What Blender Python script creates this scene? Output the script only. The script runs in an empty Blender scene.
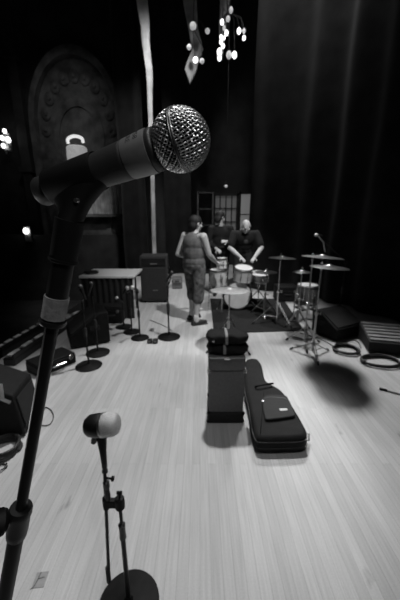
import bpy, bmesh, math, random
from mathutils import Vector, Matrix, Quaternion
random.seed(7)
sc = bpy.context.scene
COL = sc.collection
PI = math.pi
V = Vector

# ------------------------------------------------------------------ camera geometry
H = 1.65                       # eye height of the photographer
PITCH = math.radians(15.5)
SP, CP = math.sin(PITCH), math.cos(PITCH)
FPX = 300.0
def ray(px, py):
    u, v = (px-200)/FPX, (300-py)/FPX
    return V((u, CP+v*SP, -SP+v*CP))
def G(px, py, z=0.0):
    d = ray(px, py); t = (z-H)/d.z
    return V((0, 0, H))+d*t
def P(px, py, Y):
    d = ray(px, py)
    return V((0, 0, H))+d*(Y/d.y)
def C2W(x, y, z):              # camera space -> world
    return V((x, y*SP-z*CP, H+y*CP+z*SP))

# ------------------------------------------------------------------ materials
MATS = {}
def mat(name, v, rough=0.6, metal=0.0, var=0.0, scale=8.0, bump=0.0, bscale=60.0, emit=0.0, spec=0.5, sheen=0.0):
    if name in MATS: return MATS[name]
    m = bpy.data.materials.new(name); m.use_nodes = True
    nt = m.node_tree; b = nt.nodes['Principled BSDF']
    b.inputs['Base Color'].default_value = (v, v, v, 1)
    b.inputs['Roughness'].default_value = rough
    b.inputs['Metallic'].default_value = metal
    b.inputs['Specular IOR Level'].default_value = spec
    if sheen: b.inputs['Sheen Weight'].default_value = sheen
    tc = nt.nodes.new('ShaderNodeTexCoord')
    if var > 0:
        n = nt.nodes.new('ShaderNodeTexNoise'); n.inputs['Scale'].default_value = scale; n.inputs['Detail'].default_value = 5
        r = nt.nodes.new('ShaderNodeMapRange')
        r.inputs['From Min'].default_value = 0.3; r.inputs['From Max'].default_value = 0.7
        r.inputs['To Min'].default_value = max(0, v*(1-var)); r.inputs['To Max'].default_value = v*(1+var)
        nt.links.new(tc.outputs['Object'], n.inputs['Vector']); nt.links.new(n.outputs['Fac'], r.inputs['Value'])
        nt.links.new(r.outputs['Result'], b.inputs['Base Color'])
    if bump > 0:
        n2 = nt.nodes.new('ShaderNodeTexNoise'); n2.inputs['Scale'].default_value = bscale; n2.inputs['Detail'].default_value = 3
        bp = nt.nodes.new('ShaderNodeBump'); bp.inputs['Strength'].default_value = bump; bp.inputs['Distance'].default_value = 0.01
        nt.links.new(tc.outputs['Object'], n2.inputs['Vector']); nt.links.new(n2.outputs['Fac'], bp.inputs['Height'])
        nt.links.new(bp.outputs['Normal'], b.inputs['Normal'])
    if emit > 0:
        b.inputs['Emission Color'].default_value = (1, 1, 1, 1)
        b.inputs['Emission Strength'].default_value = emit
    MATS[name] = m
    return m

BLACKP = mat('black_plastic', 0.005, 0.6, var=0.2, spec=0.2)
BLACKM = mat('black_metal', 0.009, 0.42, var=0.2, scale=30)
POLEM = mat('worn_black_pole', 0.009, 0.42, var=0.35, scale=25, spec=0.22)
BASEM = mat('cast_base', 0.008, 0.6, var=0.3, scale=30, spec=0.12)
RUBBER = mat('rubber', 0.012, 0.8)
FABRIC = mat('black_fabric', 0.016, 0.9, var=0.3, scale=20, bump=0.3, bscale=300)
NYLON = mat('black_nylon', 0.011, 0.75, var=0.25, scale=10, bump=0.5, bscale=200, spec=0.2)
CHROME = mat('chrome', 0.62, 0.25, 1.0)
DULLCH = mat('dull_chrome', 0.42, 0.38, 1.0, var=0.15)
WIREM = mat('grille_wire', 0.72, 0.36, 1.0)
BANDM = mat('grille_band', 0.2, 0.4, 1.0, var=0.1)
FOAM = mat('grille_foam', 0.006, 0.95)
SILVER = mat('silver_paint', 0.55, 0.42, 0.4, var=0.12, scale=40)
COLLAR = mat('collar_grey', 0.22, 0.45, 0.35, var=0.12, scale=80)
HANDLE = mat('handle_enamel', 0.028, 0.45, var=0.1, scale=80, bump=0.1, bscale=900)
TAPE = mat('white_tape', 0.62, 0.7, var=0.15, scale=30, bump=0.2)
GREYTAPE = mat('grey_tape', 0.2, 0.6, var=0.2, scale=90, bump=0.2, bscale=200)
TOLEX = mat('grey_tolex', 0.15, 0.8, var=0.12, scale=60, bump=0.4, bscale=240)
TOLEXD = mat('dark_tolex', 0.012, 0.75, var=0.3, scale=60, bump=0.4, bscale=240)
GRILLE = mat('speaker_cloth', 0.010, 0.85, var=0.35, scale=150, bump=0.4, bscale=400)
CABM = mat('cabinet_paint', 0.009, 0.65, var=0.3, scale=30, bump=0.3, bscale=200, spec=0.2)
PALE = mat('pale_shell', 0.62, 0.4, var=0.08, scale=6)
DRUMHEAD = mat('drum_head', 0.7, 0.5, var=0.08, scale=8)
BRONZE = mat('cymbal_bronze', 0.22, 0.3, 1.0, var=0.2, scale=30)
CABLE = mat('cable', 0.012, 0.55)
RUG = mat('rug_pile', 0.009, 0.95, var=0.4, scale=14, bump=0.5, bscale=150)
VELVET = mat('black_velvet', 0.012, 0.95, var=0.4, scale=3, bump=0.2, bscale=40, spec=0.1, sheen=0.1)
PALECLOTH = mat('pale_drape', 0.6, 0.85, var=0.3, scale=4, bump=0.3, bscale=30)
GREYCLOTH = mat('grey_drape', 0.3, 0.85, var=0.4, scale=4, bump=0.3, bscale=30)
PLASTER = mat('dark_plaster', 0.03, 0.85, var=0.5, scale=2.0, bump=0.6, bscale=6)
PLASTER2 = mat('arch_plaster', 0.085, 0.8, var=0.6, scale=3.0, bump=0.8, bscale=9)
WALLM = mat('stage_wall', 0.03, 0.9, var=0.5, scale=1.5, bump=0.3, bscale=10)
TABLETOP = mat('table_laminate', 0.6, 0.55, var=0.06)
SKIN = mat('skin', 0.5, 0.6, var=0.08, scale=12)
HAIR = mat('dark_hair', 0.012, 0.7, var=0.3, scale=60, bump=0.4, bscale=120)
TANK = mat('grey_jersey', 0.13, 0.9, var=0.25, scale=14, bump=0.3, bscale=60)
CAMO = mat('mottled_shorts_cloth', 0.095, 0.9, var=0.75, scale=16, bump=0.3, bscale=60)
TEE = mat('black_jersey', 0.006, 0.9, var=0.3, scale=10, bump=0.2, bscale=60)
TROUSER = mat('black_trouser_cloth', 0.014, 0.9, var=0.3, scale=10)
SHOE = mat('dark_shoe', 0.02, 0.6)
SOCK = mat('white_sock', 0.65, 0.9, bump=0.2, bscale=200)
EYE = mat('eye_white', 0.5, 0.3)
GLINT = mat('glint_glow', 0.8, 0.3, emit=2.2)  # glow for the made-up glint globes
GLINTBULBDIM = mat('dim_glint_or_bulb', 0.8, 0.3, emit=0.28)  # dim glow, shared by glint globes and the single hanging bulb
BULBWALL = mat('sconce_bulb', 0.8, 0.3, emit=2.5)
TUBEL = mat('lamp_tube', 0.8, 0.3, emit=0.7)
SHADEL = mat('lamp_glass', 0.7, 0.4, emit=0.22, var=0.3, scale=9)
PANE = mat('lit_pane', 0.4, 0.6, emit=0.10)
PANED = mat('dim_pane', 0.3, 0.6, emit=0.035)
GILT = mat('dull_gilt', 0.3, 0.45, 0.7, var=0.5, scale=8, bump=0.8, bscale=20)
WOODD = mat('dark_wood', 0.03, 0.55, var=0.4, scale=8)
GREYBOX = mat('grey_box', 0.12, 0.7, var=0.2)
INK = mat('ink', 0.03, 0.8)
MARKT = mat('floor_tape', 0.3, 0.8, var=0.15, scale=40)
BADGE = mat('pale_badge', 0.6, 0.5)
SLAT = mat('pale_slat', 0.22, 0.5, var=0.2)

def floor_material():
    m = bpy.data.materials.new('stage_boards'); m.use_nodes = True
    nt = m.node_tree; L = nt.links; N = nt.nodes.new
    b = nt.nodes['Principled BSDF']
    tc = N('ShaderNodeTexCoord')
    mp = N('ShaderNodeMapping'); mp.inputs['Rotation'].default_value = (0, 0, PI/2)
    L.new(tc.outputs['Object'], mp.inputs['Vector'])
    br = N('ShaderNodeTexBrick')
    br.offset = 0.37; br.offset_frequency = 2
    br.inputs['Scale'].default_value = 1.0
    br.inputs['Brick Width'].default_value = 1.7
    br.inputs['Row Height'].default_value = 0.055
    br.inputs['Mortar Size'].default_value = 0.0011
    br.inputs['Mortar Smooth'].default_value = 0.4
    br.inputs['Bias'].default_value = 0.0
    br.inputs['Color1'].default_value = (0.45, 0.45, 0.45, 1)
    br.inputs['Color2'].default_value = (0.53, 0.53, 0.53, 1)
    br.inputs['Mortar'].default_value = (0.33, 0.33, 0.33, 1)
    L.new(mp.outputs['Vector'], br.inputs['Vector'])
    def noise(scale3, scale, detail, lo, hi, a, c):
        q = N('ShaderNodeMapping'); q.inputs['Scale'].default_value = scale3
        L.new(tc.outputs['Object'], q.inputs['Vector'])
        n = N('ShaderNodeTexNoise'); n.inputs['Scale'].default_value = scale; n.inputs['Detail'].default_value = detail
        L.new(q.outputs['Vector'], n.inputs['Vector'])
        r = N('ShaderNodeMapRange'); r.inputs['From Min'].default_value = lo; r.inputs['From Max'].default_value = hi
        r.inputs['To Min'].default_value = a; r.inputs['To Max'].default_value = c
        L.new(n.outputs['Fac'], r.inputs['Value'])
        return r.outputs['Result']
    grain = noise((28, 1.1, 1), 3.0, 6, 0.3, 0.7, 0.90, 1.08)
    blot = noise((1, 0.55, 1), 1.6, 4, 0.3, 0.7, 0.86, 1.10)
    fine = noise((1, 1, 1), 160.0, 2, 0.3, 0.7, 0.94, 1.06)
    scuff = noise((3.0, 0.9, 1), 3.5, 3, 0.70, 0.78, 1.0, 0.62)
    def mul(a, c):
        k = N('ShaderNodeMath'); k.operation = 'MULTIPLY'; L.new(a, k.inputs[0]); L.new(c, k.inputs[1]); return k.outputs[0]
    f = mul(mul(mul(grain, blot), fine), scuff)
    mx = N('ShaderNodeMix'); mx.data_type = 'RGBA'; mx.blend_type = 'MULTIPLY'; mx.inputs['Factor'].default_value = 1.0
    cc = N('ShaderNodeCombineColor')
    for s in ('Red', 'Green', 'Blue'): L.new(f, cc.inputs[s])
    L.new(br.outputs['Color'], mx.inputs['A']); L.new(cc.outputs['Color'], mx.inputs['B'])
    L.new(mx.outputs['Result'], b.inputs['Base Color'])
    b.inputs['Roughness'].default_value = 0.55
    b.inputs['Specular IOR Level'].default_value = 0.3
    bp = N('ShaderNodeBump'); bp.inputs['Strength'].default_value = 0.25; bp.inputs['Distance'].default_value = 0.002
    L.new(br.outputs['Fac'], bp.inputs['Height']); bp.invert = True
    L.new(bp.outputs['Normal'], b.inputs['Normal'])
    return m

# ------------------------------------------------------------------ mesh helpers
def frame(d):
    d = V(d).normalized()
    return d.to_track_quat('Z', 'Y').to_matrix()
class MB:
    def __init__(s): s.bm = bmesh.new()
    def ring(s, c, R, r, n, ph=0.0):
        return [s.bm.verts.new(V(c)+R@V((r*math.cos(2*PI*i/n+ph), r*math.sin(2*PI*i/n+ph), 0))) for i in range(n)]
    def bridge(s, a, b):
        n = len(a)
        for i in range(n): s.bm.faces.new((a[i], a[(i+1) % n], b[(i+1) % n], b[i]))
    def cyl(s, p0, p1, r0, r1=None, n=16, caps=True):
        r1 = r0 if r1 is None else r1
        p0, p1 = V(p0), V(p1); R = frame(p1-p0)
        a = s.ring(p0, R, r0, n); b = s.ring(p1, R, r1, n); s.bridge(a, b)
        if caps: s.bm.faces.new(a[::-1]); s.bm.faces.new(b)
        return s
    def lathe(s, prof, o=(0, 0, 0), d=(0, 0, 1), n=32, closed=False):
        R = frame(d); o = V(o); d = V(d).normalized()
        rs = [s.ring(o+d*z, R, max(r, 1e-5), n) for r, z in prof]
        for a, b in zip(rs, rs[1:]): s.bridge(a, b)
        if closed: s.bridge(rs[-1], rs[0])
        else: s.bm.faces.new(rs[0][::-1]); s.bm.faces.new(rs[-1])
        return s
    def tube(s, pts, r, n=8, closed=False, caps=True):
        pts = [V(p) for p in pts]; m = len(pts); rings = []; prev = None
        for i, p in enumerate(pts):
            if closed: t = pts[(i+1) % m]-pts[i-1]
            else: t = pts[min(i+1, m-1)]-pts[max(i-1, 0)]
            t.normalize()
            if prev is None:
                x = t.orthogonal().normalized()
            else:
                x = prev-t*prev.dot(t); x = x.normalized() if x.length > 1e-6 else t.orthogonal().normalized()
            prev = x; y = t.cross(x)
            rr = r[i] if isinstance(r, (list, tuple)) else r
            rings.append([s.bm.verts.new(p+(x*math.cos(2*PI*k/n)+y*math.sin(2*PI*k/n))*rr) for k in range(n)])
        for a, b in zip(rings, rings[1:]): s.bridge(a, b)
        if closed: s.bridge(rings[-1], rings[0])
        elif caps: s.bm.faces.new(rings[0][::-1]); s.bm.faces.new(rings[-1])
        return s
    def box(s, c, size, rz=0.0, R=None):
        M = R if R is not None else Matrix.Rotation(rz, 3, 'Z')
        h = V(size)/2; c = V(c)
        v = [s.bm.verts.new(c+M@V((x*h.x, y*h.y, z*h.z))) for z in (-1, 1) for y in (-1, 1) for x in (-1, 1)]
        for f in ((0, 2, 3, 1), (4, 5, 7, 6), (0, 1, 5, 4), (2, 6, 7, 3), (0, 4, 6, 2), (1, 3, 7, 5)):
            s.bm.faces.new([v[i] for i in f])
        return s
    def ell(s, c, rad, R=None, nu=16, nv=10):
        R = R if R is not None else Matrix.Identity(3); c = V(c)
        rad = V(rad) if not isinstance(rad, (int, float)) else V((rad, rad, rad))
        top = s.bm.verts.new(c+R@V((0, 0, rad.z))); bot = s.bm.verts.new(c+R@V((0, 0, -rad.z)))
        rs = []
        for j in range(1, nv):
            th = PI*j/nv
            rs.append([s.bm.verts.new(c+R@V((rad.x*math.sin(th)*math.cos(2*PI*i/nu), rad.y*math.sin(th)*math.sin(2*PI*i/nu), rad.z*math.cos(th)))) for i in range(nu)])
        for i in range(nu): s.bm.faces.new((top, rs[0][i], rs[0][(i+1) % nu]))
        for a, b in zip(rs, rs[1:]):
            for i in range(nu): s.bm.faces.new((a[i], b[i], b[(i+1) % nu], a[(i+1) % nu]))
        for i in range(nu): s.bm.faces.new((rs[-1][i], bot, rs[-1][(i+1) % nu]))
        return s
    def cap(s, p0, r0, p1, r1, n=14):
        s.cyl(p0, p1, r0, r1, n); s.ell(p0, r0*1.0, nu=n, nv=8); s.ell(p1, r1*1.0, nu=n, nv=8); return s
    def chain(s, pts, n=14):
        for (a, ra), (b, rb) in zip(pts, pts[1:]): s.cap(a, ra, b, rb, n)
        return s
    def prism(s, poly, d):      # poly: 3D points in a plane, d: extrusion vector
        a = [s.bm.verts.new(V(p)) for p in poly]; b = [s.bm.verts.new(V(p)+V(d)) for p in poly]
        s.bridge(a, b); s.bm.faces.new(a[::-1]); s.bm.faces.new(b); return s
    def build(s, name, m, parent=None, smooth=True, bevel=0.0, seg=2, loc=None):
        bmesh.ops.recalc_face_normals(s.bm, faces=s.bm.faces)
        me = bpy.data.meshes.new(name); s.bm.to_mesh(me); s.bm.free()
        me.materials.append(m)
        if smooth:
            for p in me.polygons: p.use_smooth = True
            try: me.set_sharp_from_angle(angle=math.radians(38))
            except Exception: pass
        o = bpy.data.objects.new(name, me); COL.objects.link(o)
        if parent is not None: o.parent = parent
        if loc is not None: o.location = loc
        if bevel > 0:
            b = o.modifiers.new('bevel', 'BEVEL'); b.width = bevel; b.segments = seg; b.limit_method = 'ANGLE'
            b.angle_limit = math.radians(40)
        return o
def tag(o, label, cat, group=None):
    o['label'] = label; o['category'] = cat
    if group: o['group'] = group
    return o
def thing(name, label, cat, loc=(0, 0, 0), rz=0.0, group=None):
    o = bpy.data.objects.new(name, None); COL.objects.link(o)
    o.location = loc; o.rotation_euler = (0, 0, rz); o.empty_display_size = 0.1
    return tag(o, label, cat, group)
def struct(o): o['kind'] = 'structure'; return o
def bez(pts, n=10, closed=False):
    pts = [V(p) for p in pts]; out = []; m = len(pts)
    rng = range(m if closed else m-1)
    for i in rng:
        p1, p2 = pts[i], pts[(i+1) % m]
        p0 = pts[i-1] if (closed or i > 0) else p1
        p3 = pts[(i+2) % m] if (closed or i+2 < m) else p2
        for k in range(n):
            t = k/n
            out.append(0.5*((2*p1)+(p2-p0)*t+(2*p0-5*p1+4*p2-p3)*t*t+(3*p1-p0-3*p2+p3)*t**3))
    if not closed: out.append(pts[-1])
    return out

# ================================================================== THE SETTING
f = MB(); f.box((0.8, 4.0, -0.6), (6.4, 14, 1.2))
fl = struct(f.build('floor', floor_material(), smooth=False))
f = MB(); f.box((-4.7, 4.0, -1.15), (4.6, 14, 0.1)); struct(f.build('floor', WALLM, smooth=False))
f = MB(); f.box((-1.5, 10.75, 3.9), (11.2, 0.2, 10.2)); struct(f.build('wall_back', WALLM, smooth=False))
f = MB(); f.box((-7.1, 4.0, 3.9), (0.2, 14, 10.2)); struct(f.build('wall_left', PLASTER, smooth=False))
f = MB(); f.box((4.1, 4.0, 4.5), (0.2, 14, 9.0)); struct(f.build('wall_right', WALLM, smooth=False))

# auditorium arch on the far wall
AY = 10.5
ac = P(82, 150, AY)
ax = ac.x
def arch_pts(w, spring, rise, z0, n=26):
    pts = [V((ax-w, 0, z0)), V((ax-w, 0, spring))]
    for i in range(1, n):
        a = PI-PI*i/n
        pts.append(V((ax+w*math.cos(a), 0, spring+rise*math.sin(a))))
    pts += [V((ax+w, 0, spring)), V((ax+w, 0, z0))]
    return pts
def arch_band(w0, w1, spring, y, depth, name, m):
    k = MB()
    o = arch_pts(w1, spring, w1*1.45, 1.0); i_ = arch_pts(w0, spring, w0*1.45, 1.0)
    vo = [k.bm.verts.new(p+V((0, y, 0))) for p in o]; vi = [k.bm.verts.new(p+V((0, y, 0))) for p in i_]
    vo2 = [k.bm.verts.new(p+V((0, y+depth, 0))) for p in o]; vi2 = [k.bm.verts.new(p+V((0, y+depth, 0))) for p in i_]
    for j in range(len(vo)-1):
        k.bm.faces.new((vo[j], vo[j+1], vi[j+1], vi[j])); k.bm.faces.new((vo2[j+1], vo2[j], vi2[j], vi2[j+1]))
        k.bm.faces.new((vo[j+1], vo[j], vo2[j], vo2[j+1])); k.bm.faces.new((vi[j], vi[j+1], vi2[j+1], vi2[j]))
    k.bm.faces.new((vo[0], vi[0], vi2[0], vo2[0])); k.bm.faces.new((vi[-1], vo[-1], vo2[-1], vi2[-1]))
    return struct(k.build(name, m))
arch_band(1.26, 1.42, 4.35, AY-0.30, 0.3, 'trim_1', PLASTER2)
arch_band(0.62, 0.78, 4.0, AY-0.12, 0.12, 'trim_2', PLASTER2)
k = MB()                                        # carved panel filling the arch between the mouldings
pp = arch_pts(1.26, 4.35, 1.83, 1.0)
k.prism([p+V((0, AY-0.06, 0)) for p in pp], (0, 0.06, 0))
for i in range(11):                             # carved rosettes following the arch
    a = PI*i/10
    k.ell((ax+1.02*math.cos(a), AY-0.08, 4.25+1.45*math.sin(a)), (0.16, 0.07, 0.2), nu=10, nv=6)
    k.ell((ax+1.02*math.cos(a)*0.98, AY-0.15, 4.25+1.45*math.sin(a)), (0.07, 0.06, 0.08), nu=8, nv=6)
struct(k.build('wall_arch_panel', PLASTER2))
# pilaster strips beside the arch
k = MB()
for X in (ax-1.75, ax+1.72):
    k.box((X, AY-0.1, 4.2), (0.3, 0.2, 8.4)); k.box((X, AY-0.14, 6.2), (0.42, 0.28, 0.2)); k.box((X, AY-0.14, 3.1), (0.42, 0.28, 0.16))
struct(k.build('trim_3', PLASTER, smooth=False))
# pale panel low in the arch with its ledge
k = MB()
pl, pr = P(74, 190, AY-0.2), P(121, 190, AY-0.2)
zt, zb = P(95, 158, AY-0.2).z, P(95, 214, AY-0.2).z
n = 40
cols = []
for i in range(n+1):
    x = pl.x+(pr.x-pl.x)*i/n
    y = AY-0.2+0.025*math.sin(i*1.9)+0.012*math.sin(i*0.7)
    cols.append((k.bm.verts.new((x, y, zb)), k.bm.verts.new((x, y, zt)), k.bm.verts.new((x, y+0.03, zt)), k.bm.verts.new((x, y+0.03, zb))))
for a, b in zip(cols, cols[1:]):
    for j in range(4): k.bm.faces.new((a[j], b[j], b[(j+1) % 4], a[(j+1) % 4]))
k.bm.faces.new(cols[0][::-1]); k.bm.faces.new(cols[-1])
arch_drape = k.build('hanging_drape', GREYCLOTH)
tag(arch_drape, 'pale pleated drape hanging in the far arch above its ledge', 'drape')
k = MB(); k.box(((pl.x+pr.x)/2, AY-0.22, zb-0.05), (pr.x-pl.x+0.25, 0.4, 0.08)); struct(k.build('trim_4', PLASTER2, smooth=False))

# balcony front below
k = MB(); zz = P(60, 222, AY-0.5).z
k.box((-4.7, AY-0.5, (zz-0.3)/2-0.65), (4.6, 0.25, zz-0.3+1.1)); struct(k.build('wall_balcony', PLASTER, smooth=False))

# backstage window (multi pane, lit) and a door-like dark frame
WY = 10.44
wa, wb = P(214, 226, WY), P(256, 193, WY)
def window(x0, x1, z0, z1, nx, nz, bright):
    k = MB(); t = 0.05
    for X in (x0, x1): k.box((X, WY, (z0+z1)/2), (t*1.5, 0.1, z1-z0+t))
    for Z in (z0, z1): k.box(((x0+x1)/2, WY, Z), (x1-x0+t, 0.1, t*1.5))
    for i in range(1, nx): k.box((x0+(x1-x0)*i/nx, WY, (z0+z1)/2), (t*0.7, 0.07, z1-z0))
    for i in range(1, nz): k.box(((x0+x1)/2, WY, z0+(z1-z0)*i/nz), (x1-x0, 0.07, t*0.6))
    return k
xs = wa.x+(wb.x-wa.x)*0.60
w1 = struct(window(wa.x, xs-0.05, wa.z-0.3, wb.z-0.05, 4, 3, 0).build('window_1', WOODD, smooth=False))
k = MB(); k.box(((wa.x+xs)/2, WY+0.03, (wa.z+wb.z)/2-0.15), (xs-wa.x, 0.02, wb.z-wa.z+0.2)); k.build('pane', PANED, w1, smooth=False)
w2 = struct(window(xs+0.02, wb.x, wa.z-0.3, wb.z, 1, 2, 0).build('window_2', WOODD, smooth=False))
k = MB(); k.box(((wb.x+xs)/2, WY+0.03, (wa.z+wb.z)/2-0.15), (wb.x-xs, 0.02, wb.z-wa.z+0.3)); k.build('pane', PANE, w2, smooth=False)

# ------------------------------------------------------------------ curtains
def curtain(path, z0, z1, m, name, amp=0.07, freq=9.0, thick=0.02, steps=160, flare=0.0, nz=10):
    pts = bez([V((x, y, 0)) for x, y in path], 24)
    L = [0.0]
    for a, b in zip(pts, pts[1:]): L.append(L[-1]+(b-a).length)
    k = MB(); grid = []
    for i in range(steps+1):
        s = L[-1]*i/steps
        j = max(0, min(len(L)-2, next((q for q in range(len(L)-1) if L[q+1] >= s), len(L)-2)))
        t = (s-L[j])/max(1e-6, L[j+1]-L[j]); p = pts[j].lerp(pts[j+1], t)
        d = (pts[j+1]-pts[j]).normalized(); nn = V((d.y, -d.x, 0))
        w = math.sin(s*freq+0.8*math.sin(s*2.3))+0.4*math.sin(s*freq*0.43+1.0)
        col = []
        for q in range(nz+1):
            z = z0+(z1-z0)*q/nz
            col.append(p+nn*(amp*w*(1+flare*(1-q/nz))+0.03*math.sin(z*1.7+s*3))+V((0, 0, z)))
        grid.append((col, nn))
    F = [[k.bm.verts.new(c) for c in g[0]] for g in grid]
    B = [[k.bm.verts.new(c+g[1]*thick) for c in g[0]] for g in grid]
    for i in range(steps):
        for q in range(nz):
            k.bm.faces.new((F[i][q], F[i+1][q], F[i+1][q+1], F[i][q+1])); k.bm.faces.new((B[i+1][q], B[i][q], B[i][q+1], B[i+1][q+1]))
        k.bm.faces.new((F[i][0], B[i][0], B[i+1][0], F[i+1][0])); k.bm.faces.new((F[i][nz], F[i+1][nz], B[i+1][nz], B[i][nz]))
    for i in (0, steps):
        for q in range(nz): k.bm.faces.new((F[i][q], F[i][q+1], B[i][q+1], B[i][q]))
    return k.build(name, m)
tag(curtain([(3.7, 0.6), (3.45, 2.5), (3.25, 4.2), (2.75, 5.5), (1.95, 6.5), (1.07, 7.0)], 0.01, 8.6, VELVET, 'stage_curtain', amp=0.09, freq=8, steps=260),
    'tall black folded stage curtain beside the drum kit and right wedge', 'curtain')
tag(curtain([(-2.12, 8.6), (-1.8, 8.5), (-1.42, 8.4)], 0.01, 8.6, VELVET, 'stage_curtain', amp=0.06, freq=10, steps=70),
    'narrow black stage curtain hanging behind the tall speaker cabinet, nearer the arch', 'curtain')
tag(curtain([(-1.0, 8.9), (-0.6, 8.95), (-0.25, 8.9)], 0.01, 8.6, VELVET, 'stage_curtain', amp=0.06, freq=10, steps=60),
    'narrow black stage curtain hanging straight behind the man in the tank top', 'curtain')

# pale gathered drape edge: tall light strip
def strip(pts, name, m, thick=0.05):      # pts: list (centre, halfwidth)
    k = MB(); rows = []
    dense = []
    for (a, wa_), (b, wb_) in zip(pts, pts[1:]):
        for i in range(6):
            t = i/6; dense.append((V(a).lerp(V(b), t), wa_+(wb_-wa_)*t))
    dense.append((V(pts[-1][0]), pts[-1][1]))
    for j, (c, w) in enumerate(dense):
        row = []
        for i in range(12):
            a = 2*PI*i/12
            row.append(k.bm.verts.new(c+V((w*math.cos(a)*(1+0.12*math.sin(3*a+j*0.6)), thick*math.sin(a)*(1+0.3*math.cos(2*a)), 0))))
        rows.append(row)
    for a, b in zip(rows, rows[1:]): k.bridge(a, b)
    k.bm.faces.new(rows[0][::-1]); k.bm.faces.new(rows[-1])
    return k.build(name, m)
DY = 7.6
tag(strip([(P(156, 285, DY), 0.05), (P(154.5, 250, DY), 0.05), (P(152.5, 180, DY), 0.05), (P(150.5, 110, DY), 0.055), (P(149, 70, DY), 0.07), (P(146, 40, DY), 0.085), (P(143, 10, DY), 0.11), (P(140, -30, DY), 0.13)],
          'tied_back_drape', PALECLOTH), 'tall thin pale drape gathered to a narrow strip behind the speaker cabinet', 'drape')
tag(strip([(P(190, 84, DY), 0.01), (P(191, 70, DY), 0.13), (P(197, 50, DY), 0.12), (P(194, 30, DY), 0.10), (P(190, 10, DY), 0.13), (P(188, -30, DY), 0.17)],
          'hanging_drape', GREYCLOTH), 'grey hanging drape high up ending in a point, above the microphone head', 'drape')
tag(strip([(P(221, 60, DY+0.4), 0.03), (P(222, 40, DY+0.4), 0.06), (P(224, 10, DY+0.4), 0.10), (P(226, -30, DY+0.4), 0.14)],
          'hanging_drape', GREYCLOTH), 'grey hanging drape high up behind the brightest glowing globes', 'drape')

# made-up glowing globes standing for bright glints high up
CY = DY
ch = thing('hanging_glint_cluster', 'made-up hanging cluster of glowing globes for glints high up beside the black curtain', 'hanging lamp', P(228, 30, CY))
o0 = ch.location.copy()
k = MB()
k.tube([P(226, -45, CY)-o0, P(227, 0, CY)-o0, P(228, 30, CY)-o0], 0.012, 6)
BL = [(221, 42, 1, .05), (226.5, 33, 1, .055), (219.5, 52, 2, .075), (219.5, 58, 2, .06), (234.5, 55, 2, .07), (239, 31, 2, .06), (244, 38, 1, .05), (244, 31, 0, .05),
      (222, 22, 1, .055), (228, 19, 0, .06), (231, 10, 0, .06), (223, 46, 2, .05), (229, 55, 0, .08), (224, 28, 0, .05), (224, 38, 2, .04), (221, 37, 1, .045)]
for px, py, b, r in BL:
    c = P(px, py, CY)-o0
    k.tube([V((0, 0, 0.3))+V((c.x*0.2, 0.02, 0)), V((c.x*0.8, 0.02, max(c.z+0.25, 0.2))), V((c.x, 0, c.z+r))], 0.008, 6)
k.build('cable_frame', BLACKM, ch)
for px, py, b, r in BL:
    c = P(px, py, CY)-o0
    k = MB(); k.ell(c, (r*0.72, r*0.72, r*1.0), nu=14, nv=10); k.build('bulb', (GLINTBULBDIM, GLINT, GLINT)[b] if b else GLINTBULBDIM, ch)  # emissive globe put in for a bright glint
ch = thing('hanging_glint_cluster', 'made-up hanging string of small dim globes for glints against the grey pointed drape', 'hanging lamp', P(195, 30, CY-0.25))
o0 = ch.location.copy(); k = MB()
pts = [(196, -40), (194, 0), (193, 28), (190, 33), (195, 60), (202, 61), (187, 46), (207, 32)]
k.tube([P(a, b, CY-0.25)-o0 for a, b in ((196, -40), (194, 0), (193, 28), (195, 60))], 0.008, 6)
k.tube([P(a, b, CY-0.25)-o0 for a, b in ((193, 28), (202, 45), (202, 60))], 0.008, 6)
k.tube([P(a, b, CY-0.25)-o0 for a, b in ((193, 28), (200, 20), (207, 32))], 0.008, 6)
k.build('cable_frame', BLACKM, ch)
for px, py, r, m in ((195.5, 60, .055, GLINT), (202, 61, .05, GLINTBULBDIM), (193, 26, .07, GLINTBULBDIM), (207.5, 31, .05, GLINTBULBDIM), (189, 47, .05, GLINTBULBDIM)):
    k = MB(); k.ell(P(px, py, CY-0.25)-o0, r, nu=14, nv=10); k.build('bulb', m, ch)  # small emissive globe, also a glint stand-in

# wall lamps on the auditorium walls
LY = 10.2
def wall_lamp(px, py, label, bulbs, Y=LY, name='wall_sconce', m=BULBWALL):
    c = P(px, py, Y); t = thing(name, label, 'wall lamp', c)
    k = MB(); k.box((0, min(AY-Y-0.02, 0.09), -0.1), (0.22, 0.06, 0.5)); k.build('back_plate', GILT, t, bevel=0.02)
    k = MB()
    for bx, bz, r in bulbs: k.tube([(0, min(AY-Y-0.05, 0.08), -0.2), (bx*0.7, 0.05, bz-0.22), (bx, 0, bz-r)], 0.015, 6)
    k.build('arm', GILT, t)
    for bx, bz, r in bulbs:
        k = MB(); k.ell((bx, 0, bz), (r, r, r*1.2), nu=12, nv=8); k.build('bulb', m, t)
    return t
wall_lamp(5, 138, 'four-bulb wall sconce glowing in the dark auditorium, the higher one', [(-0.09, 0.0, .06), (0.09, -0.05, .075), (0.02, 0.19, .06), (-0.09, -0.22, .06)])
wall_lamp(26, 231, 'single round wall lamp glowing in the dark, the lower one', [(0, 0, .085)], Y=9.75)
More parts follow.
